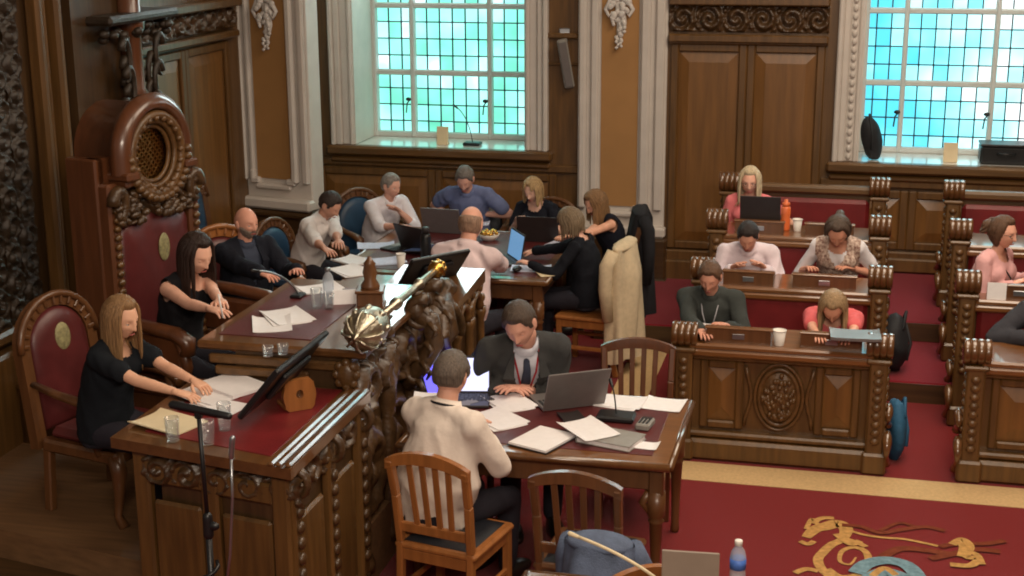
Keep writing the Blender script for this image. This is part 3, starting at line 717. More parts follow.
b.build('carving', M['carved'], t)
# far wing
FY = 8.56
b = MB(I); b.box(((DX0+DX1)/2, (CY1+FY)/2, 1.075), (DX1-DX0, FY-CY1, .05), bev=.012); b.build('far_top', M['desk'], t)
b = MB(I); b.prism([(0,0),(.86,0),(.86,.085),(0,.012)], TR(DX1-.54+.02, CY1+.04, 1.10) @ Matrix(((0,0,1,0),(1,0,0,0),(0,1,0,0),(0,0,0,1))), .54); b.build('reading_slope', M['desk'], t)
b = MB(I); b.box(((DX0+DX1)/2+.04, (CY1+FY)/2, .525), (DX1-DX0-.26, FY-CY1-.06, 1.05)); b.build('far_pedestal', M['dark_z'], t)
b = MB(I); carve(b, (DX1-.08, CY1, .84), (0, FY-CY1-.03, 0), (0,0,.18), (1,0,0), .18, .05, 160, 18)
for yy in (7.72, 8.12, 8.5): b.box((DX1-.06, yy, .5), (.05, .09, .8), bev=.012)
b.build('carving', M['carved'], t)
# carved brackets that carry the mace
def volute(b, c, r, w, sg=1, turns=1.6, a0=0.0):
    n = 26; P_ = []
    for k in range(n):
        a = a0+sg*2*math.pi*turns*k/(n-1); q = r*math.exp(-1.55*k/(n-1)); P_.append((c[0]+q*math.cos(a), c[1], c[2]+q*math.sin(a)))
    b.tube(P_, [w*(1-.55*k/(n-1)) for k in range(n)], 9, flat=1.5, up=(0,1,0))
b = MB(I); b.lathe([(.045,1.30),(.05,1.325),(.028,1.35),(.026,1.385),(.04,1.402)], (DX1-.01, 6.62, 0), 14); b.build('mace_bracket', M['carved'], t)
for yy, s_ in ((7.12, 1.0), (7.36, 1.15)):
    b = MB(I)
    volute(b, (DX1+.03, yy, 1.27), .10*s_, .034*s_, 1, 1.5, 1.2); volute(b, (DX1-.0, yy, .98), .085*s_, .03*s_, -1, 1.5, -1.6)
    b.tube([(DX1-.06, yy, 1.30), (DX1+.08*s_, yy, 1.24), (DX1+.10*s_, yy, 1.12), (DX1+.03, yy, 1.0), (DX1-.07, yy, .86)], [.04,.045,.042,.04,.03], 10, flat=1.3)
    for k in range(7): b.tube([(DX1+.08*s_-.012*k, yy+(k%2-.5)*.07, 1.24-.055*k), (DX1+.125*s_-.014*k, yy+(k%2-.5)*.10, 1.20-.055*k), (DX1+.10*s_-.014*k, yy+(k%2-.5)*.11, 1.16-.055*k)], [.02,.017,.006], 7)
    b.lathe([(.05,1.26),(.055,1.31),(.03,1.35),(.026,1.385),(.042,1.402)], (DX1, yy, 0), 14)
    b.build('mace_bracket', M['carved'], t)
# crouching carved beast under the knob of the mace
b = MB(I)
b.ell((DX1+.02, 7.42, 1.23), (.09,.17,.085), RX(R(18)), nu=16, nv=12); b.ell((DX1+.03, 7.58, 1.30), (.06,.085,.062), nu=14, nv=10); b.ell((DX1+.04, 7.66, 1.28), (.04,.05,.035), nu=12, nv=8)
for sy in (-1, 1): b.tube([(DX1+.02+sy*.06, 7.50, 1.22), (DX1+.03+sy*.08, 7.58, 1.12), (DX1+.03+sy*.08, 7.62, 1.02)], [.045,.035,.028], 9); b.tube([(DX1+.02+sy*.06, 7.34, 1.20), (DX1+.02+sy*.08, 7.26, 1.12), (DX1+.02+sy*.08, 7.36, 1.02)], [.055,.045,.03], 9)
for k in range(18):
    a = k*2.4; b.ell((DX1+.03+.05*math.cos(a), 7.54-.02*math.sin(a*1.7), 1.31+.045*math.sin(a)), (.02,.028,.022), nu=8, nv=6)
v_, f_ = remesh(b, .012, 2); b = MB(); b.add(v_, f_, True); b.build('carved_beast', M['carved'], t)
# arcade below the reading slope
b = MB(I)
for k in range(3):
    yc_ = 7.78+k*.30; b.tube([(DX1-.01, yc_+.12*math.cos(math.pi*i/12), .93+.12*math.sin(math.pi*i/12)) for i in range(13)], .026, 8)
    for sg in (-1,1): b.lathe([(.03,.55),(.035,.6),(.022,.64),(.022,.86),(.034,.9),(.034,.94)], (DX1-.01, yc_+sg*.135, 0), 12)
    for q in range(5): b.ell((DX1-.0, yc_+.15*math.cos(math.pi*(q+.5)/5), .95+.15*math.sin(math.pi*(q+.5)/5)), (.018,.028,.028), nu=8, nv=6)
b.build('arcade', M['carved_light'], t)
# mace -----------------------------------------------------------------------------------------
mz = 1.43
m_ = thing('ceremonial_mace', (DX1, 6.9, mz), 0, 'silver-gilt ceremonial mace lying along the front of the dais, crowned head towards us', 'mace')
T = RX(R(90))          # lathe axis towards -Y
b = MB(); b.lathe([(.0,-.62),(.018,-.6),(.02,-.3),(.03,-.29),(.03,-.26),(.02,-.25),(.02,.1),(.032,.11),(.032,.15),(.02,.16),(.022,.42)], M=T, seg=16); b.build('shaft', M['silver'], m_)
b = MB(); b.lathe([(.022,.40),(.05,.42),(.06,.45),(.085,.49),(.098,.55),(.1,.6),(.09,.63),(.096,.635),(.096,.655),(.085,.66),(.07,.7),(.045,.73),(.02,.745),(.022,.76),(0,.78)], M=T, seg=28)
for k in range(8):
    a = 2*math.pi*k/8
    b.tube([(math.cos(a)*r, -z, math.sin(a)*r) for r, z in ((.098,.63),(.102,.665),(.09,.70),(.06,.735),(.02,.75))], [.006]*5, 7)
    b.ell((math.cos(a)*.094, -.56, math.sin(a)*.094), (.018,.03,.018), nu=9, nv=7)
for k in range(16): a = 2*math.pi*k/16; b.ell((math.cos(a)*.097, -.645, math.sin(a)*.097), (.009,.011,.009), nu=8, nv=6)
b.build('crowned_head', M['silver'], m_)
b = MB(); b.lathe([(0,-.70),(.03,-.69),(.045,-.66),(.04,-.63),(.05,-.61),(.045,-.58),(.022,-.56)], M=T, seg=20)
for k in range(8): a = math.pi*k/4; b.ell((math.cos(a)*.042, .635, math.sin(a)*.042), (.014,.016,.014), nu=8, nv=6)
b.build('end_knob', M['gold'], m_)
# ---------------------------------------------------------------- tables
def cab_leg(b, x, y, h): b.lathe([(.018,0),(.026,.02),(.022,.05),(.024,.2),(.034,.42),(.042,h-.16),(.03,h-.15),(.045,h-.13),(.045,h)], (x, y, 0), 14)
def table(name, loc, sx, sy, label, inset=True, rz=0, h=.76):
    t = thing(name, loc, rz, label, 'table')
    b = MB(); b.box((0,0,h-.02), (sx, sy, .04), bev=.012); b.build('tabletop', M['desk_x'], t)
    if inset: b = MB(); b.box((0,0,h+.001), (sx-.2, sy-.2, .004)); b.build('leather_inset', M['leather_dk'], t)
    b = MB()
    for s_ in (-1,1): b.tube([(-sx/2, s_*sy/2, h-.018), (sx/2, s_*sy/2, h-.018)], .021, 12); b.tube([(s_*sx/2, -sy/2, h-.018), (s_*sx/2, sy/2, h-.018)], .021, 12)
    b.build('edge_moulding', M['desk'], t)
    b = MB(); e = .07
    for s_ in (-1,1):
        b.box((0, s_*(sy/2-e), h-.10), (sx-2*e, .03, .13), bev=.006); b.box((s_*(sx/2-e), 0, h-.10), (.03, sy-2*e, .13), bev=.006)
    b.build('apron', M['chair_dark'], t)
    for sxx in (-1,1):
        for syy in (-1,1):
            b = MB(); b.box((sxx*(sx/2-e), syy*(sy/2-e), h-.11), (.075,.075,.15), bev=.008); cab_leg(b, sxx*(sx/2-e), syy*(sy/2-e), h-.17)
            if syy < 0:
                b.tube([(sxx*(sx/2-e)-sxx*.04, syy*(sy/2-e), h-.18), (sxx*(sx/2-e)-sxx*.07, syy*(sy/2-e), h-.24), (sxx*(sx/2-e)-sxx*.03, syy*(sy/2-e), h-.3)], [.02,.022,.012], 8)
            b.build('leg', M['chair_dark'], t)
    return t
table('clerks_table', (-1.475, 7.02, 0), 1.39, .97, 'oak table with red leather top and papers in front of the dais')
table('meeting_table', (-2.93, 10.66, 0), 1.62, 1.56, 'large red-topped oak table below the left window with laptops around it')
# foreground table just under the frame
b0 = table('press_table', (-.2, 4.80, 0), 2.0, .92, 'oak table along the bottom edge with laptop, microphone and bottle', False)
# ---------------------------------------------------------------- benches
def end_post(b_parts, x, y, z0, ztop, side):
    pass
def curl(b, x, y, z, r=.08, w=.16, n=4):
    for k in range(n):
        xx = x-w/2+w/n*(k+.5); prof = []
        for j in range(9):
            a = math.pi*j/8; prof.append((r*(.90+.10*math.sin(a)), -w/n/2*math.cos(a)))
        b.lathe(prof, (xx, y, z), 20, M=RY(R(90)))
def bench_row(x0, x1, y, zf, ztop, label, kind, seat=True, desk=True, boxes=(), row=1, posts=(True, True), zd=.77):
    t = thing('council_bench', ((x0+x1)/2, y, zf), 0, label, 'bench', 'tiered council benches'); I = inv(t)
    if desk:
        b = MB(I); b.box(((x0+x1)/2, y+.17, zd-.02), (x1-x0-.06, .44, .04), bev=.012); b.box(((x0+x1)/2, y-.03, zd-.06), (x1-x0-.08, .05, .05), bev=.014); b.build('desk_top', M['desk_x'], t)
        b = MB(I); b.box(((x0+x1)/2, y+.06, (zf+zd)/2-.03), (x1-x0-.1, .05, zd-zf-.06)); b.build('front_board', M['wood_z'], t)
    if row == 1:
        b = MB(I); cx = (x0+x1)/2
        def pan(xa, xb, za, zb):
            Mx = b.M; b.M = Mx @ TR(0,0,0); raised(b, xa, xb, za, zb, y+.035, .05, .03); b.M = Mx
        pan(x0+.10, cx-.22, zf+.2, zd-.12); pan(cx+.22, x1-.10, zf+.2, zd-.12)
        b.mi = 0
        b.box((cx, y+.0, zf+.07), (x1-x0-.02, .12, .14), bev=.02); b.box((cx, y+.01, zf+.165), (x1-x0-.06, .08, .04), bev=.012); b.box((cx, y+.015, zd-.1), (x1-x0-.1, .06, .03), bev=.01)
        b.build('front_panel', [M['wood_z'], M['panel']], t)
        b = MB(I); zc_ = zf+.43
        for (r1, r2, w) in ((.15, .215, .016), (.185, .255, .012)):
            b.tube([(cx+r1*.8*math.cos(2*math.pi*k/30), y+.02, zc_+r2*.85*math.sin(2*math.pi*k/30)) for k in range(31)], w, 8, cap=False)
        rnd = random.Random(8+int(x0*10))
        b.ell((cx, y+.02, zc_), (.115, .03, .165))
        for k in range(60):
            a = rnd.random()*6.28; q = rnd.random()**.5; b.ell((cx+.1*q*math.cos(a), y-.01+.012*q, zc_+.15*q*math.sin(a)), (.016,.02,.02), nu=8, nv=6)
        for k in range(12): b.ell((cx-.16+.029*k, y+.005, zd-.075-.012*math.cos(k*1.3)), (.022,.02,.014), nu=8, nv=6)
        for sx in (-1,1):
            b.tube([(cx+sx*(.19+.02*math.cos(a)), y+.02, zc_-.2+a*.065) for a in range(7)], .012, 8)
        b.build('carved_medallion', M['carved_light'], t)
    if seat:
        b = MB(I); b.box(((x0+x1)/2, y-.0, (zf+.42+zd-.06)/2 if desk else zf+.6), (x1-x0-.14, .07, zd-zf-.48 if desk else .46), bev=.03); b.build('seat_back', M['leather'], t)
        b = MB(I); b.box(((x0+x1)/2, y-.20, zf+.37), (x1-x0-.14, .36, .08), bev=.03); b.build('seat_cushion', M['leather'], t)
        b = MB(I); b.box(((x0+x1)/2, y-.18, zf+.165), (x1-x0-.14, .30, .33)); b.build('seat_box', M['dark_x'], t)
        if not desk:
            b = MB(I); b.box(((x0+x1)/2, y+.02, ztop-.12), (x1-x0-.12, .1, .07), bev=.02); b.box(((x0+x1)/2, y+.05, (zf+ztop)/2-.08), (x1-x0-.14, .05, ztop-zf-.16)); b.build('back_rail', M['wood_x'], t)
    for k, xx in enumerate((x0, x1)):
        if not posts[k]: continue
        sg = -1 if k == 0 else 1
        b = MB(I); b.box((xx, y, (zf+ztop-.16)/2), (.11, .13, ztop-.16-zf), bev=.012)
        b.box((xx, y, zf+.07), (.15, .17, .14), bev=.015); b.box((xx, y, ztop-.17), (.15, .15, .03), bev=.01)
        pl = b.build('end_post', M['wood_z'], t)
        b = MB(I)
        for q in range(9): b.ell((xx, y-.065, ztop-.24-q*.055), (.03, .018, .024), nu=8, nv=6)
        for q in range(9): b.ell((xx+sg*.055, y, ztop-.24-q*.055), (.016, .032, .024), nu=8, nv=6)
        b.build('carving', M['carved_light'], pl)
        b = MB(I); curl(b, xx, y, ztop-.08); b.build('scroll_capital', M['desk'], pl)
        # shaped end panel behind the post with scrolled edge
        out = [(-.02, zf+.02), (-.02, ztop-.24), (.10, ztop-.26), (.17, ztop-.22), (.24, ztop-.25), (.26, ztop-.33), (.21, ztop-.39), (.23, ztop-.46), (.32, ztop-.5), (.38, ztop-.47), (.42, ztop-.52), (.40, ztop-.60), (.34, zf+.12), (.44, zf+.09), (.46, zf+.02)]
        b = MB(I); b.prism(out, TR(xx-.025, y, 0) @ Matrix(((0,0,1,0),(1,0,0,0),(0,1,0,0),(0,0,0,1))), .05); 
        b.build('end_panel', M['desk'], t)
        b = MB(I)
        for (dy, zz, h_) in ((-.10, zf+.05, .22), (-.02, zf+.28, .14)):
            b.tube([(xx+sg*.075, y+dy+.05+.05*math.cos(a*.6), zz+h_*a/9) for a in range(10)], [.032,.028,.022,.018,.018,.02,.024,.03,.03,.02], 8)
        b.build('foot_scroll', M['desk'], t)
    return t
LX0, LX1 = -.95, .235; RX0, RX1 = .80, 2.2
ROWS = [(8.60, 0, .895, .77), (9.60, .0, 1.075, .885), (10.58, .15, 1.215, 1.03), (11.55, .30, 1.32, 1.0)]
nm = ['front bench', 'second bench', 'third bench', 'rear bench']
txt = ['front oak bench of the middle block with carved oval medallion and two panels', 'second oak bench of the middle block with red leather back, behind the front one',
       'third oak bench of the middle block with orange bottle on its desk', 'rear bench of the middle block with red leather back against the wall']
txr = ['front oak bench of the right-hand block, cut by the picture edge', 'second oak bench of the right-hand block in front of the woman with a bun',
       'third oak bench of the right-hand block behind the woman with a bun', 'rear bench of the right-hand block under the right window']
for i, (y, zf, zt, zdk) in enumerate(ROWS):
    bench_row(LX0, LX1, y, zf, zt, txt[i], 'l', i > 0, i < 3, row=i+1, zd=zdk)
    bench_row(RX0, RX1, y, zf, zt, txr[i], 'r', i > 0, i < 3, row=i+1, posts=(True, False), zd=zdk)
def writing_box(x0, x1, y, z, label, h=.09):
    t = thing('writing_box', ((x0+x1)/2, y, z), 0, label, 'writing box', 'slanted writing boxes on the bench desks'); I = inv(t)
    P_ = Matrix(((0,0,1,0),(1,0,0,0),(0,1,0,0),(0,0,0,1)))
    b = MB(I); b.prism([(-.02, 0), (-.02, h), (.02, h+.012), (.25, .035), (.25, 0)], TR(x0, y, z) @ P_, x1-x0); b.build('case', M['chair_dark'], t)
    b = MB(I); b.box(((x0+x1)/2, y+.0, z+h+.004), (x1-x0+.02, .05, .014), bev=.005); b.build('lip', M['desk_x'], t)
    b = MB(I); b.box(((x0+x1)/2, y-.023, z+h*.5), (.075, .006, .035), bev=.002); b.build('name_plate', M['steel'], t)
    return t
Z1, Z2, Z3 = ROWS[0][3], ROWS[1][3], ROWS[2][3]
writing_box(-.82, -.42, 8.62, Z1, 'oak writing box in front of the man in the grey-green jacket')
writing_box(-.24, .13, 8.62, Z1, 'oak writing box in front of the bowed woman in coral')
writing_box(-.81, -.47, 9.62, Z2, 'oak writing box in front of the dark-haired man in white')
writing_box(-.34, .08, 9.62, Z2, 'oak writing box in front of the woman in a patterned vest')
writing_box(-.82, -.46, 10.60, Z3, 'oak writing box under the laptop of the blonde woman in pink')
writing_box(-.30, .05, 10.60, Z3, 'oak writing box beside the white cup on the third bench')
writing_box(.95, 1.3, 9.62, Z2, 'oak writing box in front of the woman with a bun')
# ---------------------------------------------------------------- people
SKIN = {}
def skin(c):
    if c not in SKIN: SKIN[c] = mk('skin_%d' % len(SKIN), c, .55, var=.08, scale=18, spec=.4)
    return SKIN[c]
CL = {}
def cloth(c, kind='c'):
    k = (c, kind)
    if k not in CL:
        if kind == 'p':
            CL[k] = mk('patterned_cloth_%d' % len(CL), c, .85, var=.5, scale=45, bump=.3, bscale=90, var2=(226,206,190))
        else: CL[k] = mk('cloth_%d' % len(CL), c, .88, var=.07, scale=9, bump=.6, bscale=16, spec=.25)
    return CL[k]
HM = {}
def hairm(c):
    if c not in HM: HM[c] = mk('hair_%d' % len(HM), c, .5, var=.4, scale=10, stretch=(16,16,1.2), bump=.6, bscale=20, spec=.4)
    return HM[c]
M_LIP = mk('lips', (168,86,80), .45, var=.05); M_EYE = mk('eye_white', (222,218,212), .25, var=.02); M_IRIS = mk('iris', (48,38,30), .2, var=.1); M_SHOE = mk('black_shoe', (24,22,22), .35, var=.1)
HD, HWID, HHT = .098, .076, .116
def face_shape(p):
    # p on the unit sphere -> head surface, x forward, y left, z up
    x, y, z = p.x, p.y, p.z
    X, Y, Z = x*HD, y*HWID, z*HHT
    if z < 0:
        t = -z; Y *= 1-.30*t*t-.08*t
        if x < 0: X *= 1-.55*t*t
        else: X *= 1-.10*t*t
    else:
        Y *= 1+.03*z; X *= 1.02
        if x < 0: X *= 1.06
    if x > 0:
        g = lambda y0, s: math.exp(-((Y-y0)/s)**2)
        gz = lambda z0, s: math.exp(-((Z-z0)/s)**2)
        f = min(1, x*2)
        X += f*(.005*gz(.026,.010)*(g(.03,.022)+g(-.03,.022)))
        X -= f*(.011*gz(-.001,.013)*(g(.031,.016)+g(-.031,.016)))
        zz = Z; nose = 0
        if -.046 < zz < .022: nose = .026*((.022-zz)/.062)**1.1 if zz > -.040 else .026*max(0, (zz+.050)/.010)
        X += f*nose*g(0, .0105)
        X += f*.006*gz(-.036,.008)*(g(.012,.007)+g(-.012,.007))
        X += f*.006*gz(-.066,.010)*g(0,.020); X -= f*.004*gz(-.0665,.003)*g(0,.024)
        X += f*.010*gz(-.100,.016)*g(0,.024); X += f*.004*gz(-.03,.02)*(g(.045,.02)+g(-.045,.02))
    return Vector((X, Y, Z))
def sph(nu, nv):
    vs = []; fs = []
    for j in range(1, nv):
        t = math.pi*j/nv
        for i in range(nu):
            a = 2*math.pi*i/nu
            # crowd the columns towards the face
            a2 = a-.42*math.sin(a)
            vs.append(Vector((math.sin(t)*math.cos(a2), math.sin(t)*math.sin(a2), math.cos(t))))
    N = len(vs); vs += [Vector((0,0,1)), Vector((0,0,-1))]
    for j in range(nv-2):
        for i in range(nu): i2 = (i+1)%nu; fs.append((j*nu+i, (j+1)*nu+i, (j+1)*nu+i2, j*nu+i2))
    for i in range(nu): i2 = (i+1)%nu; fs.append((N, i, i2)); fs.append((N+1, (nv-2)*nu+i2, (nv-2)*nu+i))
    return vs, fs
SPH = sph(56, 44); HPTS = [face_shape(p) for p in SPH[0]]
def sstep(a, b, x):
    t = max(0, min(1, (x-a)/(b-a))); return t*t*(3-2*t)
def hair_cap(T, thick, style, rnd):
    """shell over the scalp; style: short, fringe, bald_ring, full"""
    vs = []; keep = []
    for p, q in zip(SPH[0], HPTS):
        az = abs(math.atan2(p.y, p.x))          # 0 front, pi back
        z = q.z/HHT
        if style == 'ring':
            m = sstep(1.35, 1.75, az)*sstep(-.62, -.42, z)*(1-sstep(.25, .55, z))
        else:
            front = {'short': .60, 'receding': .80, 'fringe': .30, 'full': .70}[style]
            low = {'short': -.50, 'receding': -.5, 'fringe': -.8, 'full': -.9}[style]
            line = front + (low-front)*sstep(.75, 1.75, az)
            if style in ('short', 'receding'): line = front+(.26-front)*sstep(.55, 1.0, az); line += (-.42-line)*sstep(1.6, 2.0, az); line -= .34*math.exp(-((az-1.22)/.10)**2)
            m = sstep(line-.08, line+.12, z)
            if style == 'receding': m *= 1-.9*(1-sstep(.8, 1.5, az))*sstep(.7,.85,z)*0
        n = Vector((p.x/HD, p.y/HWID, p.z/HHT)).normalized()
        k = noise.noise(Vector((p.x*9, p.y*9, p.z*4)))*.2+1
        vs.append(T @ (q+n*(thick*m*k*(1+.35*max(0, p.z))-.004*(1-m)))); keep.append(m > .04)
    fs = [f for f in SPH[1] if any(keep[i] for i in f)]
    return vs, fs
def locks(b, T, n, length, rnd, az0=1.0, az1=math.pi, rad=.013, toward=None, spread=1.0, fringe=False, lift=.012, flow=None):
    """hair strands from the parting down over the head surface and hanging under gravity"""
    D = T.to_3x3(); down = D.inverted() @ Vector((0,0,-1))
    for i in range(n):
        sg = 1 if i % 2 else -1
        az = sg*(az0+(az1-az0)*rnd.random()**.9); L = length*rnd.uniform(.82, 1.08)
        pts = []; P = None
        for s in range(15):
            t = s/14; d = t*L
            # climb along the meridian first
            th = .12+d/.105
            if th < 1.75:
                p = Vector((math.sin(th)*math.cos(az), math.sin(th)*math.sin(az), math.cos(th)))
                q = Vector((p.x*HD, p.y*HWID*1.06, p.z*HHT))
                nn = p.normalized(); P = q*1.0+nn*(lift*min(1, .5+th)+rnd.uniform(0,.004)); last = d
            else:
                step = (L/14); dd = down*.9+Vector((math.cos(az), math.sin(az), 0))*(.10*spread*max(0, 1-(d-last)/.12))
                if flow is not None: dd = dd+flow*.35
                P = P+dd.normalized()*step
                # keep outside the face/neck
                rr = math.hypot(P.x/.085, P.y/.078)
                if rr < 1 and P.z > -.12: f = 1/max(rr,.2); P = Vector((P.x*f, P.y*f, P.z))
            pts.append(T @ P.copy())
        rr_ = [rad*(.55+.6*min(1, k/4))*(1 if k < 9 else 1-(k-9)/7.5) for k in range(15)]
        b.tube(pts, rr_, 7, flat=.65)
def hand(b, w, d, n, side, curl=.5, s=1.0, pen=False):
    """w wrist, d pointing direction, n palm side normal; side +1 left -1 right"""
    d = d.normalized(); n = (n-d*n.dot(d)).normalized(); l = n.cross(d)*(1 if side > 0 else -1)      # towards the thumb
    w = Vector(w)
    P = lambda a, c, e: w+d*(a*s)+l*(c*s)+n*(e*s)
    rings = []
    for a, wd, th in ((-.02,.027,.021),(.0,.028,.019),(.03,.038,.018),(.06,.043,.016),(.085,.042,.013),(.096,.036,.008)):
        rings.append([P(a, math.cos(2*math.pi*k/14)*wd, math.sin(2*math.pi*k/14)*th) for k in range(14)])
    if side < 0: rings = [r[::-1] for r in rings]
    b.loft(rings)
    for k, (c, L) in enumerate(((.031,.068),(.0105,.078),(-.0105,.072),(-.031,.056))):
        ang = curl*(.35+.1*k); p = P(.086, c, .002); dd = d+l*(.10*(1.3-k)); dd.normalize(); pts = [p-dd*.015*s, p]; cur = 0
        for q, f in enumerate((.45,.30,.25)):
            cur += ang*(1, 1.3, .9)[q]; v = dd*math.cos(cur)+n*math.sin(cur); p = p+v*(L*f*s); pts.append(p)
        b.tube(pts, [.009*s,.0095*s,.0088*s,.0078*s,.0055*s], 8)
    t0 = P(.018, .022, .004); t1 = P(.045, .050, .012); t2 = P(.072, .060, .022); t3 = P(.093, .060, .030)
    b.tube([t0, t1, t2, t3], [.014*s,.0125*s,.0105*s,.007*s], 8)
def ik(S, T, a, c, hint):
    v = T-S; L = v.length; mx = (a+c)*.995
    if L > mx: T = S+v*(mx/L); v = T-S; L = mx
    if L < abs(a-c)+.02: L = abs(a-c)+.02
    u = v.normalized(); x = (a*a-c*c+L*L)/(2*L); h = math.sqrt(max(0, a*a-x*x))
    hh = hint-u*hint.dot(u); hh.normalize()
    return S+u*x+hh*h, T
def person(label, head, zseat, yaw, lean=10, hp=10, hy=0, hl=None, hr=None, skinc=(206,160,136), hair=('short',(70,60,54)), top=('shirt',(220,215,215)),
           legs=(38,36,44), scale=.95, girth=1.0, female=False, beard=None, glasses=False, lanyard=None, curve=1.0, elbl=(-.35,.55,-1), elbr=(-.35,-.55,-1), knee=.43, foot=.42, seed=1, hroll=0, curl=.5, watch=False, pen=False, zfeet=None, neckline=None, Y=None, smin=.88):
    """head = (px, py) of the head centre in the photograph; zseat = seat height"""
    rnd = random.Random(seed); a = R(lean); s = scale
    H = Vector((0,0,.10)); u1 = Vector((math.sin(a*.6), 0, math.cos(a*.6))); u2 = Vector((math.sin(a*(1+.25*curve)), 0, math.cos(a*(1+.25*curve))))
    W = H+u1*.19; C = W+u2*.19; N = C+u2*.125; shw = .160 if female else .184
    sh = C+u2*.085-Vector((.0,0,0))
    hpit = R(hp)
    up_h = Vector((math.sin(hpit*.75), 0, math.cos(hpit*.75)))
    nd = (u2+Vector((.25,0,0))+up_h*.8).normalized()
    B = N+nd*.065
    Hm = RZ(R(hy)) @ RY(hpit) @ RX(R(hroll))
    hc = B+(Hm.to_3x3() @ Vector((.018, 0, .105)))
    # place: head centre on the sight line
    if Y is not None:
        zc = ay(head[0], head[1], Y).z; s = (zc-zseat)/hc.z; s = max(smin, min(1.1, s)); zseat = zc-hc.z*s
        print('SC', label[:40], round(s, 2), round(zseat, 2))
    zc = zseat+hc.z*s; hw_ = at(head[0], head[1], zc); rz = R(yaw)
    off = RZ(rz) @ (Vector((hc.x, hc.y, 0))*s)
    base = Vector((hw_.x-off.x, hw_.y-off.y, zseat))
    WM = TR(base) @ RZ(rz) @ Matrix.Scale(s, 4); WI = WM.inverted()
    TH_ = TR(hc) @ Hm
    def target(h, sd):
        if h is None: return Vector((.30, sd*.16, .12))
        if len(h) == 3 and h[0] < 5 : return Vector(h)          # local metres
        return WI @ at(h[0], h[1], h[2])
    arms = {}
    for sd, h, eb in ((1, hl, elbl), (-1, hr, elbr)):
        S_ = sh+Vector((0, sd*shw, 0)); T_ = target(h, sd)
        E_, T_ = ik(S_, T_, .285, .25, Vector(eb)); arms[sd] = (S_, E_, T_)
    g = girth
    fz = -zseat/s+.08 if zfeet is None else (zfeet-zseat)/s+.08
    leg = {}
    for sd in (-1, 1):
        K = Vector((knee, sd*.12, .05)); A = Vector((foot, sd*.11, fz)); leg[sd] = (H+Vector((0, sd*.09, -.0)), K, A)
    def ring(c, u, rx, ry, n=22, sq=.0):
        xx = Vector((u.z, 0, -u.x)); yy = Vector((0,1,0))
        return [c+xx*(rx*math.cos(2*math.pi*k/n))+yy*(ry*math.copysign(abs(math.sin(2*math.pi*k/n))**(1-sq), math.sin(2*math.pi*k/n))) for k in range(n)]
    def torso(b, e, zlow=-.06, ntop=True):
        cw = .156 if female else .176; ww = (.122 if female else .148)*g; hw2 = .168 if female else .165
        rs = [ring(H+u1*(zlow), u1, (.11)*g+e, hw2+e), ring(H+u1*.05, u1, .118*g+e, hw2+e), ring(W-u1*.03, u1, .108*g+e, ww+.006+e), ring(W+u2*.05, u2, .112*g**.7+e, (ww+cw)/2+e),
              ring(C-u2*.02, u2, .118+e+(.008 if female else 0), cw+e), ring(C+u2*.06, u2, .102+e, cw+e), ring(C+u2*.105, u2, .075+e, cw*.72+e), ring(N, u2, .058+e*.9, .064+e)]
        b.loft(rs)
        if female:
            for sy in (-1,1): b.ell(C-u2*.015+Vector((.085,sy*.068,0)), (.062+e*.6,.068+e*.6,.066+e*.6), nu=14, nv=10)
        # trapezius
        for sy in (-1,1): b.capsule(N+u2*.015-Vector((.01,0,0)), sh+Vector((-.005, sy*(shw-.03), .012)), .045+e, .05+e)
    # body --------------------------------------------------------------
    b = MB(); torso(b, -.012)
    b.capsule(N-u2*.03, B+nd*.03+Vector((.0,0,0)), .056 if not female else .047, .055 if not female else .046)
    ar = .85 if female else 1.0
    for sd in (-1,1):
        S_, E_, T_ = arms[sd]
        b.ell(S_, (.058*ar,.056*ar,.060*ar), nu=14, nv=10); b.capsule(S_, E_, .054*ar, .041*ar); b.capsule(E_, E_.lerp(T_, .4), .041*ar, .040*ar); b.capsule(E_.lerp(T_, .4), T_, .040*ar, .026*ar)
        h_, K, A = leg[sd]
        b.capsule(h_, K, .078, .055); b.capsule(K, K.lerp(A,.35), .052, .052); b.capsule(K.lerp(A,.35), A, .050, .034)
    bv, bf = remesh(b, .0125, 5)
    B_ = MB(); B_.add(bv, bf, True)
    B_.add([TH_ @ q for q in HPTS], SPH[1], True)
    for sy in (-1,1):       # ears
        B_.ell(TH_ @ Vector((-.004, sy*.078, -.004)), (.019,.008,.032), (TH_.to_3x3() @ (RZ(R(-sy*20)) @ RY(R(-12))).to_3x3()).to_4x4(), nu=12, nv=10)
    for sd in (-1,1):
        S_, E_, T_ = arms[sd]; d = (T_-E_).normalized(); d2 = (d+Vector((.15,-sd*.15,-.05))).normalized()
        hand(B_, T_, d2, Vector((0,0,-1)) if abs(d2.z) < .85 else Vector((1,0,0)), sd, curl, .98 if not female else .9)
    B_.mi = 1
    b_l = lambda y: TH_ @ Vector((face_shape(Vector((.94, y, -.565)).normalized()).x+.0005, y*HWID, -.0665))
    B_.tube([TH_ @ Vector((.0845-.010*(k/4.0)**2*.6+.009, .0055*k, -.0675-.0005*abs(k))) for k in range(-4,5)], [.002,.0035,.0045,.005,.005,.005,.0045,.0035,.002], 7)
    for sy in (-1,1):
        B_.mi = 2; e0 = Vector((.0735, sy*.031, -.001)); B_.ell(TH_ @ e0, (.0125,)*3, nu=12, nv=10)
        if hp < 18: B_.mi = 3; B_.ell(TH_ @ (e0+Vector((.009,0,-.001))), (.0045,.006,.006), TH_.to_3x3().to_4x4(), nu=10, nv=8)
        B_.mi = 0; B_.ell(TH_ @ (e0+Vector((-.0005,0,.0055 if hp < 18 else .0015))), (.0142,.0155,.0095 if hp < 18 else .0128), TH_.to_3x3().to_4x4(), nu=12, nv=8)
    o = B_.build('person', [skin(skinc), M_LIP, M_EYE, M_IRIS])
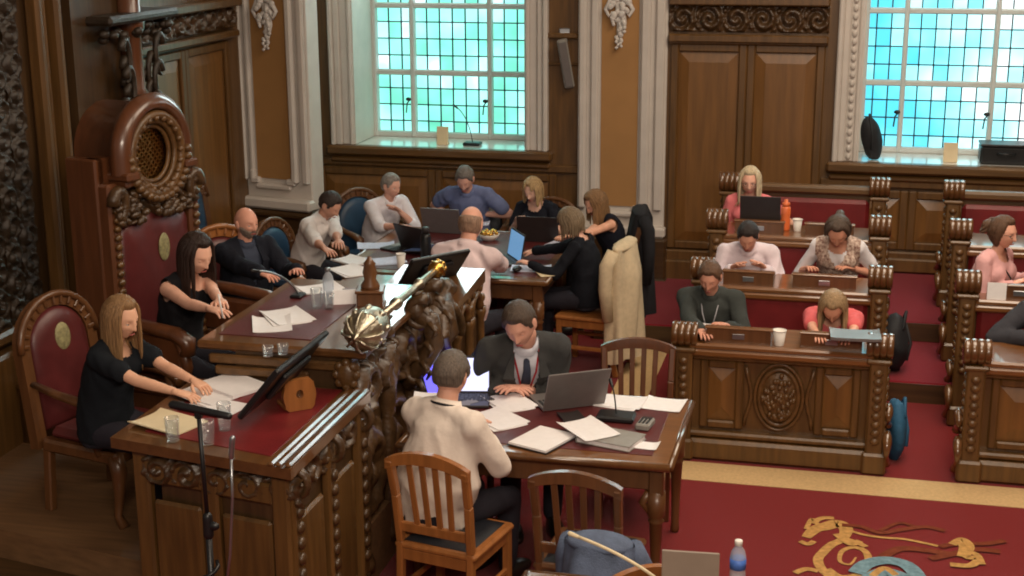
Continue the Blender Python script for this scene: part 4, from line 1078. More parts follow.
    o.matrix_world = WM; tag(o, label, 'person')
    # hair ----------------------------------------------------------------
    st, hcol = hair[0], hair[1]
    if st != 'bald':
        hb = MB()
        if st in ('short','receding','ring','fringe'):
            vs, fs = hair_cap(TH_, .014 if st != 'ring' else .007, st, rnd); hb.add(vs, fs, True)
        else:
            vs, fs = hair_cap(TH_, .018, 'full', rnd); hb.add(vs, fs, True)
            L = {'long': .46, 'bob': .27, 'mid': .34, 'tied': .20, 'bun': .17}[st]
            az0 = {'long': .95, 'bob': .85, 'mid': .85, 'tied': 1.5, 'bun': 1.5}[st]
            locks(hb, TH_, 74 if st in ('long','mid') else 60, L, rnd, az0, math.pi, .014, spread=.6 if st != 'bob' else .9)
            if st == 'bob' or len(hair) > 2: locks(hb, TH_, 18, .115, rnd, .35, .95, .012, spread=.3)
            if st == 'bun':
                hb.ell(TH_ @ Vector((-.125, 0, .03)), (.05,.052,.05)); 
                for k in range(14): a_ = k*.9; hb.tube([TH_ @ Vector((-.125+.05*math.cos(a_+q*.4)*math.cos(q*.2), .054*math.sin(a_+q*.4), .03+.05*math.sin(q*.5+k))) for q in range(6)], .012, 6)
            if st == 'tied':
                hb.tube([TH_ @ Vector((-.10, 0, .05)), TH_ @ Vector((-.15,0,.02)), TH_ @ Vector((-.155,.01,-.08)), TH_ @ Vector((-.13,.01,-.2))], [.03,.036,.032,.01], 10)
        hb.build('hair', hairm(hcol), o)
    eb = MB(); ebc = hcol if hcol else (120,100,90)
    for sy in (-1,1): eb.tube([TH_ @ Vector((.0865-.0035*abs(k-1), sy*(.016+.0095*k), .0235+.003*math.sin(k*.9))) for k in range(4)], [.002,.0034,.0032,.0015], 6)
    eb.build('eyebrows', hairm(ebc), o)
    if beard:
        vs = []; keep = []
        for p, q in zip(SPH[0], HPTS):
            az = abs(math.atan2(p.y, p.x)); z = q.z/HHT
            m = (1-sstep(-.50,-.32,z+.0-.25*sstep(.5,1.2,az)))*(1-sstep(1.35,1.6,az))
            if -.66 < z < -.48 and az < .28: m *= .1
            n = p.normalized(); vs.append(TH_ @ (q+n*(.006*m-.003*(1-m)))); keep.append(m > .05)
        hb = MB(); hb.add(vs, [f for f in SPH[1] if any(keep[i] for i in f)], True); hb.build('beard', hairm(beard), o)
    if glasses:
        gb = MB()
        for sy in (-1,1):
            gb.tube([TH_ @ Vector((.099-.01*abs(math.cos(a_*.483)), sy*(.031+.021*math.cos(a_*.483)), -.002+.016*math.sin(a_*.483))) for a_ in range(14)], .0018, 6)
            gb.tube([TH_ @ Vector((.088, sy*.052, .004)), TH_ @ Vector((.04, sy*.079, .006)), TH_ @ Vector((-.01, sy*.082, .006))], .0016, 6)
        gb.tube([TH_ @ Vector((.099, -.010, .001)), TH_ @ Vector((.103, 0, .003)), TH_ @ Vector((.099, .010, .001))], .0016, 6)
        gb.build('glasses', M['black'], o)
    # trousers and shoes --------------------------------------------------
    b = MB(); b.loft([ring(H+u1*z, u1, r_*g, .172) for z, r_ in ((-.09,.10),(-.05,.122),(.02,.126),(.08,.122))])
    for sd in (-1,1):
        h_, K, A = leg[sd]
        b.capsule(h_, K, .090, .066); b.capsule(K, A.lerp(K, .06), .064, .050)
    v_, f_ = remesh(b, .017, 4, .004, 8, seed); b = MB(); b.add(v_, f_, True); b.build('trousers', cloth(legs), o)
    for sd in (-1,1):
        A = leg[sd][2]; b = MB()
        def shoe(p): return Vector((p.x, p.y*(1-.15*max(0,-p.x/.13)), max(p.z, -.035)*(1-.35*max(0, p.x/.13))))
        b.ell(A+Vector((.065, 0, -.042)), (.135,.046,.062), nu=18, nv=12, fn=shoe); b.build('shoe', M_SHOE, o)
    # top -------------------------------------------------------------------
    kind, tc = top[0], top[1]
    def sleeves(b, e, mode, r0=0):
        for sd in (-1,1):
            S_, E_, T_ = arms[sd]
            b.ell(S_, (.060*ar+e,.058*ar+e,.062*ar+e), nu=14, nv=10)
            if mode == 'none': continue
            if mode == 'short': b.capsule(S_, S_.lerp(E_, .62), .058*ar+e, .052*ar+e+.006)
            elif mode == 'rolled': b.capsule(S_, E_, .056*ar+e, .046*ar+e); b.capsule(E_, E_.lerp(T_, .18), .047*ar+e, .045*ar+e)
            else: b.capsule(S_, E_, .056*ar+e, .046*ar+e); b.capsule(E_, T_.lerp(E_, .07), .046*ar+e, .034*ar+e)
    def garment(name, e, sl, mat, vcut=None, scoop=None, dis=.011, zlow=-.06, parent=None, arms_cut=None):
        b = MB(); torso(b, e, zlow); sleeves(b, e, sl)
        v_, f_ = remesh(b, .0125, 4, dis, 8.5, seed)
        def loc(p):
            q = p-C; return q.dot(Vector((u2.z,0,-u2.x))), q.y, q.dot(u2)
        if vcut or scoop or sl == 'none':
            keep = []
            for f in f_:
                c = sum((v_[i] for i in f), Vector())/len(f); x, y, z = loc(c); k = True
                if vcut and x > 0 and z > vcut[0] and abs(y) < min(.066, (z-vcut[0])*vcut[1]): k = False
                if scoop and z > scoop+(.03 if x < 0 else 0)+.9*abs(y)*.25 and math.hypot(x*.8, y) < .085: k = False
                if sl == 'none' and abs(y) > shw+.012 : k = False
                if k: keep.append(f)
            f_ = keep
        b = MB(); b.add(v_, f_, True); g_ = b.build(name, mat, parent or o)
        return g_
    def collar(parent, mat, r=.068, hgt=.036, tilt=.0):
        if female: r -= .008
        b = MB(); n = 24; rs = []
        xx = Vector((nd.z,0,-nd.x)); yy = Vector((0,1,0)); base_c = N+nd*.020
        for (rr, zz) in ((r+.004, -.012), (r-.004, hgt), (r-.001, hgt+.004), (r+.010, hgt*.35), (r+.014, -.004)):
            rs.append([base_c+xx*((rr)*math.cos(2*math.pi*k/n)*1.0+.006)+yy*(rr*math.sin(2*math.pi*k/n))+nd*(zz-(.018 if math.cos(2*math.pi*k/n) > .8 else 0)) for k in range(n)])
        b.loft(rs, cap=False); b.build('collar', mat, parent)
    if kind == 'shirt':
        g_ = garment('shirt', .012, top[2] if len(top) > 2 else 'long', cloth(tc)); collar(g_, cloth(tc))
    elif kind == 'tee':
        garment('top', .010, top[2] if len(top) > 2 else 'short', cloth(tc), scoop=.085 if not neckline else neckline)
    elif kind == 'vest':
        garment('blouse', .008, 'rolled', cloth(tc), scoop=.09); garment('patterned_vest', .017, 'none', cloth(top[2], 'p'), vcut=(-.02, .55))
    elif kind == 'suit':
        s_ = garment('shirt', .004, 'none', cloth(top[2]), dis=.002); collar(s_, cloth(top[2]), .062)
        j = garment('jacket', .018, 'long', cloth(tc), vcut=(-.16, .40), dis=.009, zlow=-.06)
        xx = Vector((u2.z,0,-u2.x))
        lb = MB()
        for sy in (-1,1):
            P0 = C-u2*.12+xx*.146+Vector((0,sy*.012,0)); P1 = C+u2*.02+xx*.140+Vector((0,sy*.07,0)); P2 = N+xx*.055+Vector((0,sy*.062,0))-u2*.004
            P3 = N-xx*.05+Vector((0,sy*.03,0))+u2*.012
            o_ = Vector((0,sy*.045,0))+xx*-.004
            lb.loft([[p, p+xx*.006, q+xx*.006, q] for p, q in ((P0, P0+o_*.3), (P0.lerp(P1,.5)+xx*.004, P0.lerp(P1,.5)+o_*1.0), (P1+xx*.004, P1+o_*1.35), (P1.lerp(P2,.5)+xx*.008, P1.lerp(P2,.5)+o_*.9), (P2, P2+o_*.35), (P3, P3+o_*.3-u2*.02))], smooth=False)
        lb.build('lapels', cloth(tc), j)
        if len(top) > 3 and top[3]:
            tb = MB(); q = [N+xx*.062-u2*.01, C+u2*.06+xx*.122, C-u2*.02+xx*.133, C-u2*.12+xx*.130]
            tb.tube(q, [.014,.02,.026,.028], 8, flat=.25, up=xx); tb.build('tie', cloth(top[3]), s_)
    if lanyard:
        xx = Vector((u2.z,0,-u2.x)); lb = MB(); dx = .03 if kind != 'suit' else .018
        e2 = C-u2*.13+xx*(.128*g**.7+dx)
        for sy in (-1,1): lb.tube([N-xx*.05+Vector((0,sy*.05,0))+u2*.02, N+xx*.03+Vector((0,sy*.074,0))+u2*.012, C+u2*.05+xx*(.108+dx)+Vector((0,sy*.05,0)), e2+Vector((0,sy*.006,0))], .005, 6)
        xn = Vector((nd.z,0,-nd.x)); lb.tube([N+nd*.034+xn*(.079*math.cos(a_*.2618)+.004)+Vector((0,.079*math.sin(a_*.2618),0))-nd*(.03*max(0,math.cos(a_*.2618))) for a_ in range(5, 20)], .0065, 6)
        lb.build('lanyard', cloth(lanyard), o)
        lb = MB(); lb.box(e2-u2*.045+xx*.004, (.05,.005,.08), M=(Matrix((Vector((0,1,0)), xx, u2)).transposed()).to_4x4()); lb.build('badge', M['paper'], o)
    if watch:
        E_, T_ = arms[1][1], arms[1][2]; lb = MB(); c_ = T_.lerp(E_, .1); dd = (T_-E_).normalized(); lb.tube([c_-dd*.012, c_+dd*.012], .034, 14, cap=False); lb.build('watch', M['black'], o)
    return o, WM, arms
W_ = (222,216,214)
def sit(p, kind, label, dx=-.02, dy=0, **k):
    """put a chair under a sitter"""
    o, WM, arms = p; t = WM.to_translation(); yaw = WM.to_euler().z; c = Vector((math.cos(yaw), math.sin(yaw), 0))*dx+Vector((math.sin(yaw), -math.cos(yaw), 0))*dy
    zf = k.pop('zf', 0); yaw = R(k.pop('turn')) if 'turn' in k else yaw
    if kind == 'slat': return slat_chair((t.x+c.x, t.y+c.y, zf), yaw, label, GS, **k)
    return arm_chair((t.x+c.x, t.y+c.y, zf), yaw, label, GA, **k)
p = person('seated woman with long blonde hair and black top at the near end of the dais', (121,318), .84, -6, 12, 12, -8, (203,386,1.15), (193,399,1.15), (226,175,145), ('long',(142,108,72)), ('tee',(20,24,30),'short'), female=True, girth=1.2, scale=1.0, seed=1, Y=6.12, zfeet=.33, knee=.40)
p = person('dark-haired woman in sleeveless black top writing in the throne', (196,254), .80, -18, 14, 20, -6, (224,308,1.33), (248,326,1.33), (234,181,156), ('long',(44,28,22)), ('tee',(24,22,26),'none'), female=True, scale=.97, seed=2, Y=7.22, zfeet=.33, neckline=.06, knee=.38)
o2, WM2, arms2 = p
d2 = (arms2[-1][2]-arms2[-1][1]).normalized(); tip = WM2 @ (arms2[-1][2]+d2*.13); b = MB(); b.tube([(0,0,-.035),(-.03,.02,.09)], .005, 8)
tag(b.build('pen', M['paper'], None, tuple(tip)), 'white pen held by the dark-haired woman', 'pen')
p = person('bald bearded man in dark suit at the far part of the dais', (246,223), .80, -36, 2, 2, 8, (296,270,1.14), (300,293,1.14), (224,162,139), ('bald',None), ('suit',(24,26,36),(60,66,82),None), girth=1.3, scale=1.06, beard=(150,132,120), seed=3, Y=8.5, zfeet=.33, elbr=(-.3,-.8,-.7), knee=.38)
sit(p, 'arm', 'carved armchair behind the bald man in the dark suit', zf=.33, leather='leather_dk', H=1.0, wood='chair', bw=.60)
p = person('man in white shirt with cropped dark hair reading papers near the white pier', (330,205), .45, -14, 22, 30, -4, (345,262,.79), (341,270,.79), (209,156,133), ('short',(56,46,42)), ('shirt',W_,'rolled'), seed=4, Y=10.65, girth=1.1)
sit(p, 'arm', 'armchair with dark blue back behind the man in white looking down', leather='blue_leather', H=.92)
p = person('grey-haired man in white shirt resting his chin on his hand', (391,186), .47, -38, 22, 6, 10, (.34,.03,.49), (398,226,.82), (224,171,150), ('short',(142,136,130)), ('shirt',(226,222,228),'rolled'), seed=5, Y=11.55, elbl=(.5,.5,-1), girth=1.15)
sit(p, 'arm', 'armchair with dark blue back behind the man resting chin on hand', leather='blue_leather', H=.98)
p = person('man in blue shirt with grey hair seated below the left window', (465,179), .47, -88, 20, 30, 0, (484,214,.80), (447,214,.80), (215,162,143), ('short',(116,110,104)), ('shirt',(104,114,150),'short'), seed=6, Y=11.75, scale=.98)
sit(p, 'arm', 'dark armchair under the man in the blue shirt below the window', leather='black_leather', H=.88)
p = person('woman with blonde bob and black short-sleeved top behind a laptop', (533,190), .47, -98, 12, 20, -10, (547,226,.82), (517,220,.82), (234,186,162), ('bob',(176,146,104)), ('tee',(22,24,34),'short'), female=True, seed=7, Y=11.75)
sit(p, 'arm', 'armchair with grey wooden top rail behind the woman with blonde bob', leather='black_leather', H=.90)
p = person('woman with wavy light-brown hair and dark sleeveless dress bowed at the table end', (596,203), .52, 204, 14, 30, 12, (568,236,.90), (574,244,.90), (226,169,141), ('mid',(132,100,68)), ('tee',(22,24,36),'none'), female=True, seed=8, Y=11.25, scale=1.04, knee=.40)
p = person('woman with grey-blonde bob and black long-sleeved jacket typing at the table end', (571,222), .47, 172, 9, 24, 8, (530,264,.82), (533,251,.82), (230,177,154), ('bob',(124,106,84)), ('tee',(18,20,28),'long'), female=True, seed=9, Y=10.3, scale=.93, girth=1.15, knee=.42)
chair9 = sit(p, 'slat', 'oak chair with cream cardigan on its back under the woman in black', wood='chair')
p = person('balding man in pale pink shirt seen from behind at the meeting table', (471,224), .46, 78, 14, 18, 4, (476,254,.80), (506,266,.80), (226,167,143), ('ring',(150,120,100)), ('shirt',(226,204,206),'long'), seed=10, Y=9.5, scale=1.06, girth=1.3, elbr=(-.3,-.9,-.9), elbl=(-.3,.9,-.9))
sit(p, 'slat', 'slatted chair under the bald man in pink shirt seen from behind', wood='chair_dark', pad='black_leather', H=.78)
p = person('man in grey suit jacket and lanyard bowed over papers', (520,324), .46, -66, 26, 26, -26, (520,388,.80), (505,388,.80), (213,158,137), ('short',(74,60,50)), ('suit',(60,60,60),(196,196,206),(50,54,70)), lanyard=(150,30,40), seed=11, Y=7.35, scale=1.10, girth=1.25, hroll=8)
sit(p, 'slat', 'slatted chair under the man in the grey suit jacket', wood='chair_dark', pad='black_leather', H=.86)
p = person('man in off-white shirt seen from behind with dark neckband at the clerks table', (451,376), .47, 66, 8, 16, 14, (464,424,.79), (488,440,.79), (215,162,139), ('short',(98,86,76)), ('shirt',(226,212,200),'long'), lanyard=(24,24,30), seed=12, Y=6.42, smin=1.0, scale=1.06, girth=1.45, elbr=(-.2,-1,-1.0), elbl=(-.2,.6,-1.4))
sit(p, 'slat', 'slatted oak chair under the man in white seen from behind', dy=.13, dx=-.02, turn=78, wood='chair', pad='black_leather')
p = person('woman with blonde hair, glasses and pink top behind a dark laptop on the third bench', (750,181), .72, -90, 8, 10, 0, (768,208,1.12), (736,208,1.12), (234,177,152), ('mid',(206,186,152)), ('tee',(226,124,128),'short'), female=True, glasses=True, seed=13, Y=11.05, scale=.92)
p = person('dark-haired man in white shirt bowed on the second bench', (748,236), .58, -90, 24, 32, 0, (765,268,.93), (732,268,.93), (215,158,135), ('short',(44,36,34)), ('shirt',(226,212,220),'long'), seed=14, Y=9.98, scale=.95, girth=1.2)
p = person('woman with tied-back dark hair and patterned vest over white sleeves', (838,231), .58, -94, 22, 40, 0, (852,268,.93), (808,268,.93), (217,156,130), ('tied',(84,70,60)), ('vest',(226,222,226),(140,74,60)), female=True, seed=15, Y=10.0, scale=.95)
p = person('brown-haired man in grey-green jacket with lanyard on the front bench', (710,277), .43, -90, 16, 22, -4, (728,326,.82), (700,330,.82), (215,156,133), ('short',(98,72,54)), ('shirt',(60,64,62),'long'), lanyard=(170,170,176), seed=16, Y=9.02, scale=.95, girth=1.15)
p = person('woman in coral top bowed deeply with long fair hair hanging, front bench', (833,306), .43, -92, 34, 48, 0, (848,338,.84), (818,338,.84), (226,167,141), ('long',(158,130,96)), ('tee',(218,104,106),'short'), female=True, seed=17, Y=9.0, scale=.95)
p = person('woman in pale pink top with brown hair in a bun and glasses, right-hand block', (1003,233), .58, -34, 8, 4, 0, (1030,276,.94), (1012,284,.94), (228,169,145), ('bun',(96,70,52)), ('tee',(224,172,172),'long'), female=True, glasses=True, seed=18, Y=9.92, scale=1.04, girth=1.3)
p = person('person in dark grey jacket cut off by the right picture edge, front bench', (1060,290), .44, -90, 18, 20, 0, (1064,334,.82), (1030,338,.82), (220,167,143), ('short',(70,60,54)), ('suit',(58,58,64),(200,200,206)), seed=19, Y=9.05, scale=1.0, elbr=(-.1,-1,-.5))
# ---------------------------------------------------------------- things on the tables
rnd = random.Random(21)
def sheet(px, py, z, w, d, ang, label, mat='paper', th=.003, name='paper_sheet', group=None, cat='paper', n=1):
    p = at(px, py, z); o = thing(name, (p.x, p.y, z), R(ang), label, cat, group) if n > 1 else None
    def one(b, k):
        a = (k-(n-1)/2)*.12; T = RZ(a) @ TR(.012*k, .008*k, th*k*1.2+.001)
        bow = .006+.004*rnd.random(); N_ = 9
        top = lambda s, q: T @ Vector(((s-.5)*w, (q-.5)*d, th+bow*(2*s-1)**4*(.5+q)))
        b.grid(N_, N_, top); b.grid(N_, N_, lambda s, q: T @ Vector(((.5-s)*w, (q-.5)*d, .0+bow*(2*(1-s)-1)**4*(.5+q))))
        e = [(0,0),(1,0),(1,1),(0,1)]
        for i in range(4):
            (s0,q0),(s1,q1) = e[i], e[(i+1)%4]
            v = []
            for j in range(N_):
                t = j/(N_-1); s_ = s0+(s1-s0)*t; q_ = q0+(q1-q0)*t; P_ = top(s_, q_); v += [P_-Vector((0,0,th)), P_]
            b.add(v, [(2*j, 2*j+2, 2*j+3, 2*j+1) for j in range(N_-1)], False)
    if n == 1:
        b = MB(); one(b, 0); o = b.build(name, M[mat], None, (p.x, p.y, z)); o.rotation_euler.z = R(ang); return tag(o, label, cat, group)
    for k in range(n):
        b = MB(); one(b, k); b.build('leaf', M[mat], o)
    return o
def book(px, py, z, w, d, h, ang, label, mat, name='notebook', cat='notebook', opened=False):
    p = at(px, py, z); t = thing(name, (p.x, p.y, z), R(ang), label, cat)
    b = MB(); b.box((0,0,h*.5+(h*.2 if opened else 0)), (w-.012, d-.012, h*.7)); b.build('pages', M['paper'], t)
    b = MB(); b.box((0,0,.0025), (w, d, .004), bev=.001); 
    if not opened: b.box((0,0,h-.002), (w, d, .004), bev=.001); b.box((-w/2+.002,0,h/2), (.004, d, h))
    b.build('cover', M[mat], t)
    return t
def laptop(loc, rz, label, opening=105, w=.33, d=.23, shell='lap_dark', screen='scr_dim'):
    """local: user sits at -Y facing +Y; lid hinges at +Y"""
    t = thing('laptop', loc, rz, label, 'laptop')
    b = MB(); b.box((0,0,.009), (w, d, .016), bev=.004); b.build('base', M[shell], t)
    b = MB()
    for r in range(5):
        for c in range(13): b.box((-w*.43+c*w*.0717, d*.33-r*.021, .0185), (.017,.016,.003), bev=.001)
    b.build('keyboard', M['key'], t)
    b = MB(); b.box((0,-d*.32,.0175), (.1,.06,.0015)); b.build('touchpad', M['grey'], t)
    T = TR(0, d/2, .014) @ RX(R(180-opening)); hh = d*.96     # lid lies +y -> local: rotate about x
    T = TR(0, d/2, .014) @ RX(R(opening-180)*-1 if False else R(180-opening))
    b = MB(T); b.box((0, hh/2, .0), (w, hh, .009), bev=.003); b.build('lid', M[shell], t)
    b = MB(T); b.box((0, hh/2, .0052 if False else .0053), (w-.022, hh-.026, .001)); sc_ = b.build('screen', M[screen], t)
    return t
def tumbler(px, py, z, label, r=.033, h=.11, grp='drinking glasses'):
    p = at(px, py, z); b = MB(); b.lathe([(0,.0),(r*.82,0),(r*.86,.004),(r,h),(r-.003,h),(r*.86-.003,.014),(0,.012)], seg=22)
    return tag(b.build('drinking_glass', M['glass'], None, (p.x, p.y, z+.001)), label, 'glass', grp)
def cup(px, py, z, label, h=.10, r=.04):
    p = at(px, py, z); t = thing('paper_cup', (p.x, p.y, z), 0, label, 'cup')
    b = MB(); b.lathe([(0,0),(r*.72,0),(r*.74,.003),(r,h),(r-.003,h),(r*.72,.01),(0,.01)], seg=22); b.build('cup_wall', M['cup'], t)
    b = MB(); b.tube([(r*math.cos(2*math.pi*k/22), r*math.sin(2*math.pi*k/22), h) for k in range(23)], .0035, 6, cap=False); b.build('rolled_rim', M['cup'], t); return t
def bottle(px, py, z, label, body, lid, h=.22, r=.033, lab=None, name='bottle'):
    p = at(px, py, z); t = thing(name, (p.x, p.y, z), 0, label, 'bottle')
    b = MB(); b.lathe([(0,0),(r*.9,0),(r,.008),(r,h*.3),(r*.95,h*.36),(r,h*.42),(r,h*.66),(r*.85,h*.76),(r*.45,h*.87),(r*.42,h*.9),(0,h*.9)], seg=22); b.build('body', M[body], t)
    b = MB(); b.lathe([(0,h*.9),(r*.5,h*.9),(r*.5,h*.99),(r*.45,h),(0,h)], seg=18); b.build('cap', M[lid], t)
    if lab: b = MB(); b.lathe([(r+.001,h*.4),(r+.001,h*.62)], seg=22); b.build('label_band', M[lab], t)
    return t
def mic(loc, tip, label, base=(.11,.15,.03), col='black', tipc='black', r=.004):
    t = thing('gooseneck_microphone', loc, 0, label, 'microphone'); L = Vector(tip)-Vector(loc)
    b = MB(); b.box((0,0,base[2]/2), base, bev=.008); b.build('base', M['black'], t)
    pts = [Vector((0,0,base[2])), Vector((L.x*.12, L.y*.12, L.z*.5)), Vector((L.x*.5, L.y*.5, L.z*.88)), L]
    pts = [Vector(p) for p in pts]; c = []
    for i in range(13):
        s_ = i/12; q = pts[0]*(1-s_)**3+pts[1]*3*s_*(1-s_)**2+pts[2]*3*s_*s_*(1-s_)+pts[3]*s_**3; c.append(q)
    b = MB(); b.tube(c, r, 8); b.build('gooseneck', M[col], t)
    b = MB(); d = (c[-1]-c[-3]).normalized(); b.capsule(c[-1]-d*.01, c[-1]+d*.03, .008, .010, 10); b.build('capsule', M[tipc], t)
    return t
ZT_ = .764
# clerks' table
laptop(tuple(at(462,402,ZT_)), R(12), 'open laptop with bright white screen in front of the man in off-white', 100, .31, .22, 'lap_dark', 'scr_white')
laptop(tuple(at(566,401,ZT_)), R(212), 'open grey laptop seen from the side in the middle of the clerks table', 112, .36, .25, 'lap_silver', 'scr_dim')
laptop((-2.02, 7.2, ZT_), R(50), 'laptop with violet screen at the left end of the clerks table', 118, .3, .22, 'lap_dark', 'scr_viol')
q = Vector((-2.06, 6.78, 0)); t = thing('document_box', (q.x, q.y, .762), R(8), 'small wooden document box at the left end of the clerks table', 'box')
b = MB(); b.box((0,0,.06), (.16,.24,.12), bev=.006); b.build('case', M['chair_dark'], t)
b = MB(); b.box((0,0,.127), (.17,.25,.014), bev=.004); b.build('lid', M['chair_dark'], t)
q2 = (q.x, q.y); b = MB(); b.grid(8, 8, lambda s, u: Vector(((s-.5)*.2, (u-.5)*.27, .008+.01*(2*s-1)**2))); b.grid(8, 8, lambda s, u: Vector(((.5-s)*.2, (u-.5)*.27, .0+.01*(2*s-1)**2)))
o = b.build('paper_stack', M['paper'], None, (q2[0], q2[1], .90)); o.rotation_euler.z = R(14); tag(o, 'white sheets lying on the small wooden box in front of the dais', 'paper')
sheet(508, 404, ZT_, .21, .28, 40, 'loose papers under the hands of the man in the grey jacket', n=2, name='papers')
sheet(502, 385, ZT_, .2, .27, 25, 'pale sheet between the two clerks', 'manila')
sheet(497, 421, ZT_, .21, .29, 48, 'white papers under the pen hand of the man in off-white', n=2, name='papers')
book(543, 441, ZT_, .24, .30, .016, -22, 'open notebook with white page at the near edge of the clerks table', 'black', opened=True)
book(611, 441, ZT_, .30, .21, .03, -16, 'closed grey laptop-sized folder under a white sheet', 'grey', 'document_folder', 'folder')
sheet(588, 430, ZT_+.033, .21, .29, 42, 'crumpled white sheet lying on the grey folder')
sheet(645, 446, ZT_, .14, .10, -6, 'small white card at the front right corner of the clerks table')
sheet(610, 402, ZT_, .36, .2, -10, 'wide white papers along the far edge of the clerks table', n=2, name='papers')
sheet(664, 405, ZT_, .22, .2, -6, 'white sheet by the far right corner of the clerks table')
sheet(572, 419, ZT_, .12, .17, 30, 'dark tablet lying beside the notebook', 'lap_dark', .009, 'tablet', None, 'tablet')
q = at(616, 419, ZT_); mic(tuple(q), (q.x-.035, q.y+.06, q.z+.17), 'black table microphone with square base on the clerks table', (.20,.13,.03))
t = thing('desk_telephone', tuple(at(645, 427, ZT_)), R(-8), 'small grey telephone keypad by the white card', 'telephone')
b = MB(); b.box((0,0,.018), (.075,.13,.036), bev=.008); b.build('body', M['grey'], t)
b = MB()
for i in range(3):
    for j in range(4): b.box((-.02+.02*i, -.04+.02*j, .037), (.013,.012,.004), bev=.001)
b.build('key', M['black'], t)
b = MB(); b.box((0,.045,.037), (.055,.025,.003)); b.build('display', M['lap_dark'], t)
# near wing of the dais
ZD = 1.106
sheet(232, 387, ZD, .23, .31, 62, 'stack of white papers beside the hands of the blonde woman', th=.014, name='paper_stack')
sheet(206, 396, ZD, .22, .29, 66, 'open white papers just in front of the blonde woman', n=2, name='papers')
sheet(168, 424, ZD, .21, .30, 72, 'cream folder at the near edge of the dais desk', 'manila', .006, 'document_folder', None, 'folder')
sheet(214, 408, ZD, .2, .28, 78, 'white sheet behind the drinking glasses')
b = MB(); b.box((0,0,.012), (.075,.075,.024), bev=.006); o = b.build('sticky_notes', M['yellow'], None, tuple(at(229,373,ZD+.016))); tag(o, 'yellow block of sticky notes on the papers', 'sticky notes')
tumbler(173, 441, ZD, 'leftmost of the three drinking glasses at the near corner of the dais desk')
tumbler(208, 444, ZD, 'middle one of the three drinking glasses on the near dais desk')
tumbler(225, 430, ZD, 'drinking glass furthest right on the near dais desk, next to the monitor', h=.13)
def monitor(c, rz, label, w=.62, h=.36, stand=True, tilt=50):
    t = thing('desk_monitor', c, rz, label, 'monitor'); T = TR(0,0,.17) @ RY(R(tilt))   # local: screen faces -X and up, long edge on Y
    T = TR(0,0,.18) @ RY(R(-tilt))
    b = MB(T); b.box((0,0,0), (h, w, .028), bev=.008); b.build('casing', M['black'], t)
    b = MB(T); b.box((0,0,.0148), (h-.03, w-.03, .001)); b.build('screen', M['scr_dim'], t)
    b = MB(T); b.box((0,0,-.025), (h*.5, w*.5, .03), bev=.01); b.build('rear_housing', M['black'], t)
    return t
def easel(c, rz, label):
    t = thing('monitor_stand', c, rz, label, 'stand'); P_ = Matrix(((0,0,1,0),(1,0,0,0),(0,1,0,0),(0,0,0,1)))
    b = MB(); n = 28; o = []; i_ = []
    for k in range(n):
        a = 2*math.pi*k/n; cx, cz = math.cos(a), math.sin(a); m = max(abs(cx), abs(cz)); o.append((cx/m*.075*(1-.12*math.cos(4*a)*-.6), .075+cz/m*.075)); i_.append((cx*.018, .08+cz*.022))
    vs = []
    for x in (-.02, .02): vs += [(x, p[0], p[1]) for p in o]+[(x, p[0], p[1]) for p in i_]
    fs = []
    for k in range(n):
        k2 = (k+1)%n; fs += [(k, n+k, n+k2, k2), (2*n+k, 2*n+k2, 3*n+k2, 3*n+k), (k, k2, 2*n+k2, 2*n+k), (n+k, 3*n+k, 3*n+k2, n+k2)]
    b.add(vs, fs, False); b.build('pierced_front', M['chair'], t)
    b = MB(); b.box((-.07, 0, .01), (.12, .14, .02), bev=.005); b.build('foot', M['chair'], t)
    b = MB(); b.box((-.06, 0, .075), (.10, .04, .11), bev=.005); b.build('block', M['chair_dark'], t)
    return t
p = at(288, 412, ZD); monitor((p.x-.02, p.y+.03, ZD+.0), R(0), 'black monitor tilted back on the near part of the dais, seen edge-on', .64, .32)
p = at(291, 407, ZD); easel((p.x+.05, p.y-.02, ZD), R(-50), 'light wooden monitor stand with a square hole')
p = at(434, 270, 1.25); monitor((p.x, p.y, 1.082), R(-38), 'black monitor tilted back at the far part of the dais near the mace', .44, .26)
# middle of the dais
ZM = 1.306
for (x, y, l) in ((268, 356, 'left'), (283, 354, 'right')):
    tumbler(x, y, ZM, 'upturned small glass on the dais middle, the %s one of the pair by the monitor' % l, .028, .05, 'small glasses')
sheet(286, 318, ZM, .21, .29, 40, 'white papers the dark-haired woman writes on', n=2, name='papers')
sheet(272, 325, ZM, .2, .28, 24, 'white sheet under the pen of the dark-haired woman')
bottle(329, 303, ZM, 'clear water bottle in the middle of the dais', 'blue_glass', 'steel', .20, .030, None, 'water_bottle')
tumbler(317, 308, ZM, 'drinking glass left of the clear water bottle on the dais'); tumbler(329, 309, ZM, 'drinking glass in front of the clear water bottle on the dais', .03, .09)
b = MB(); T_ = TR(0,0,.0)
b.prism([(-.03,0),(.03,0),(.004,.075),(-.004,.075)], RZ(R(20)) @ TR(-.075,0,0) @ Matrix(((0,0,1,0),(1,0,0,0),(0,1,0,0),(0,0,0,1))), .15)
tag(b.build('name_card', M['paper'], None, tuple(at(346,303,ZM))), 'folded white name card beside the carved wooden stand', 'name card')
p = at(371, 308, ZM); t = thing('wooden_hammer_stand', tuple(p), R(14), 'carved square wooden stand with a turned post on the dais', 'stand')
b = MB(); b.box((0,0,.012), (.16,.16,.024), bev=.006); b.box((0,0,.06), (.14,.14,.075), bev=.006); b.box((0,0,.104), (.155,.155,.016), bev=.005); b.build('base', M['chair_dark'], t)
b = MB(); b.lathe([(.05,.11),(.052,.13),(.032,.16),(.04,.2),(.03,.24),(.034,.25),(.018,.27),(.01,.285),(0,.29)], seg=16); b.build('turned_post', M['chair_dark'], t)
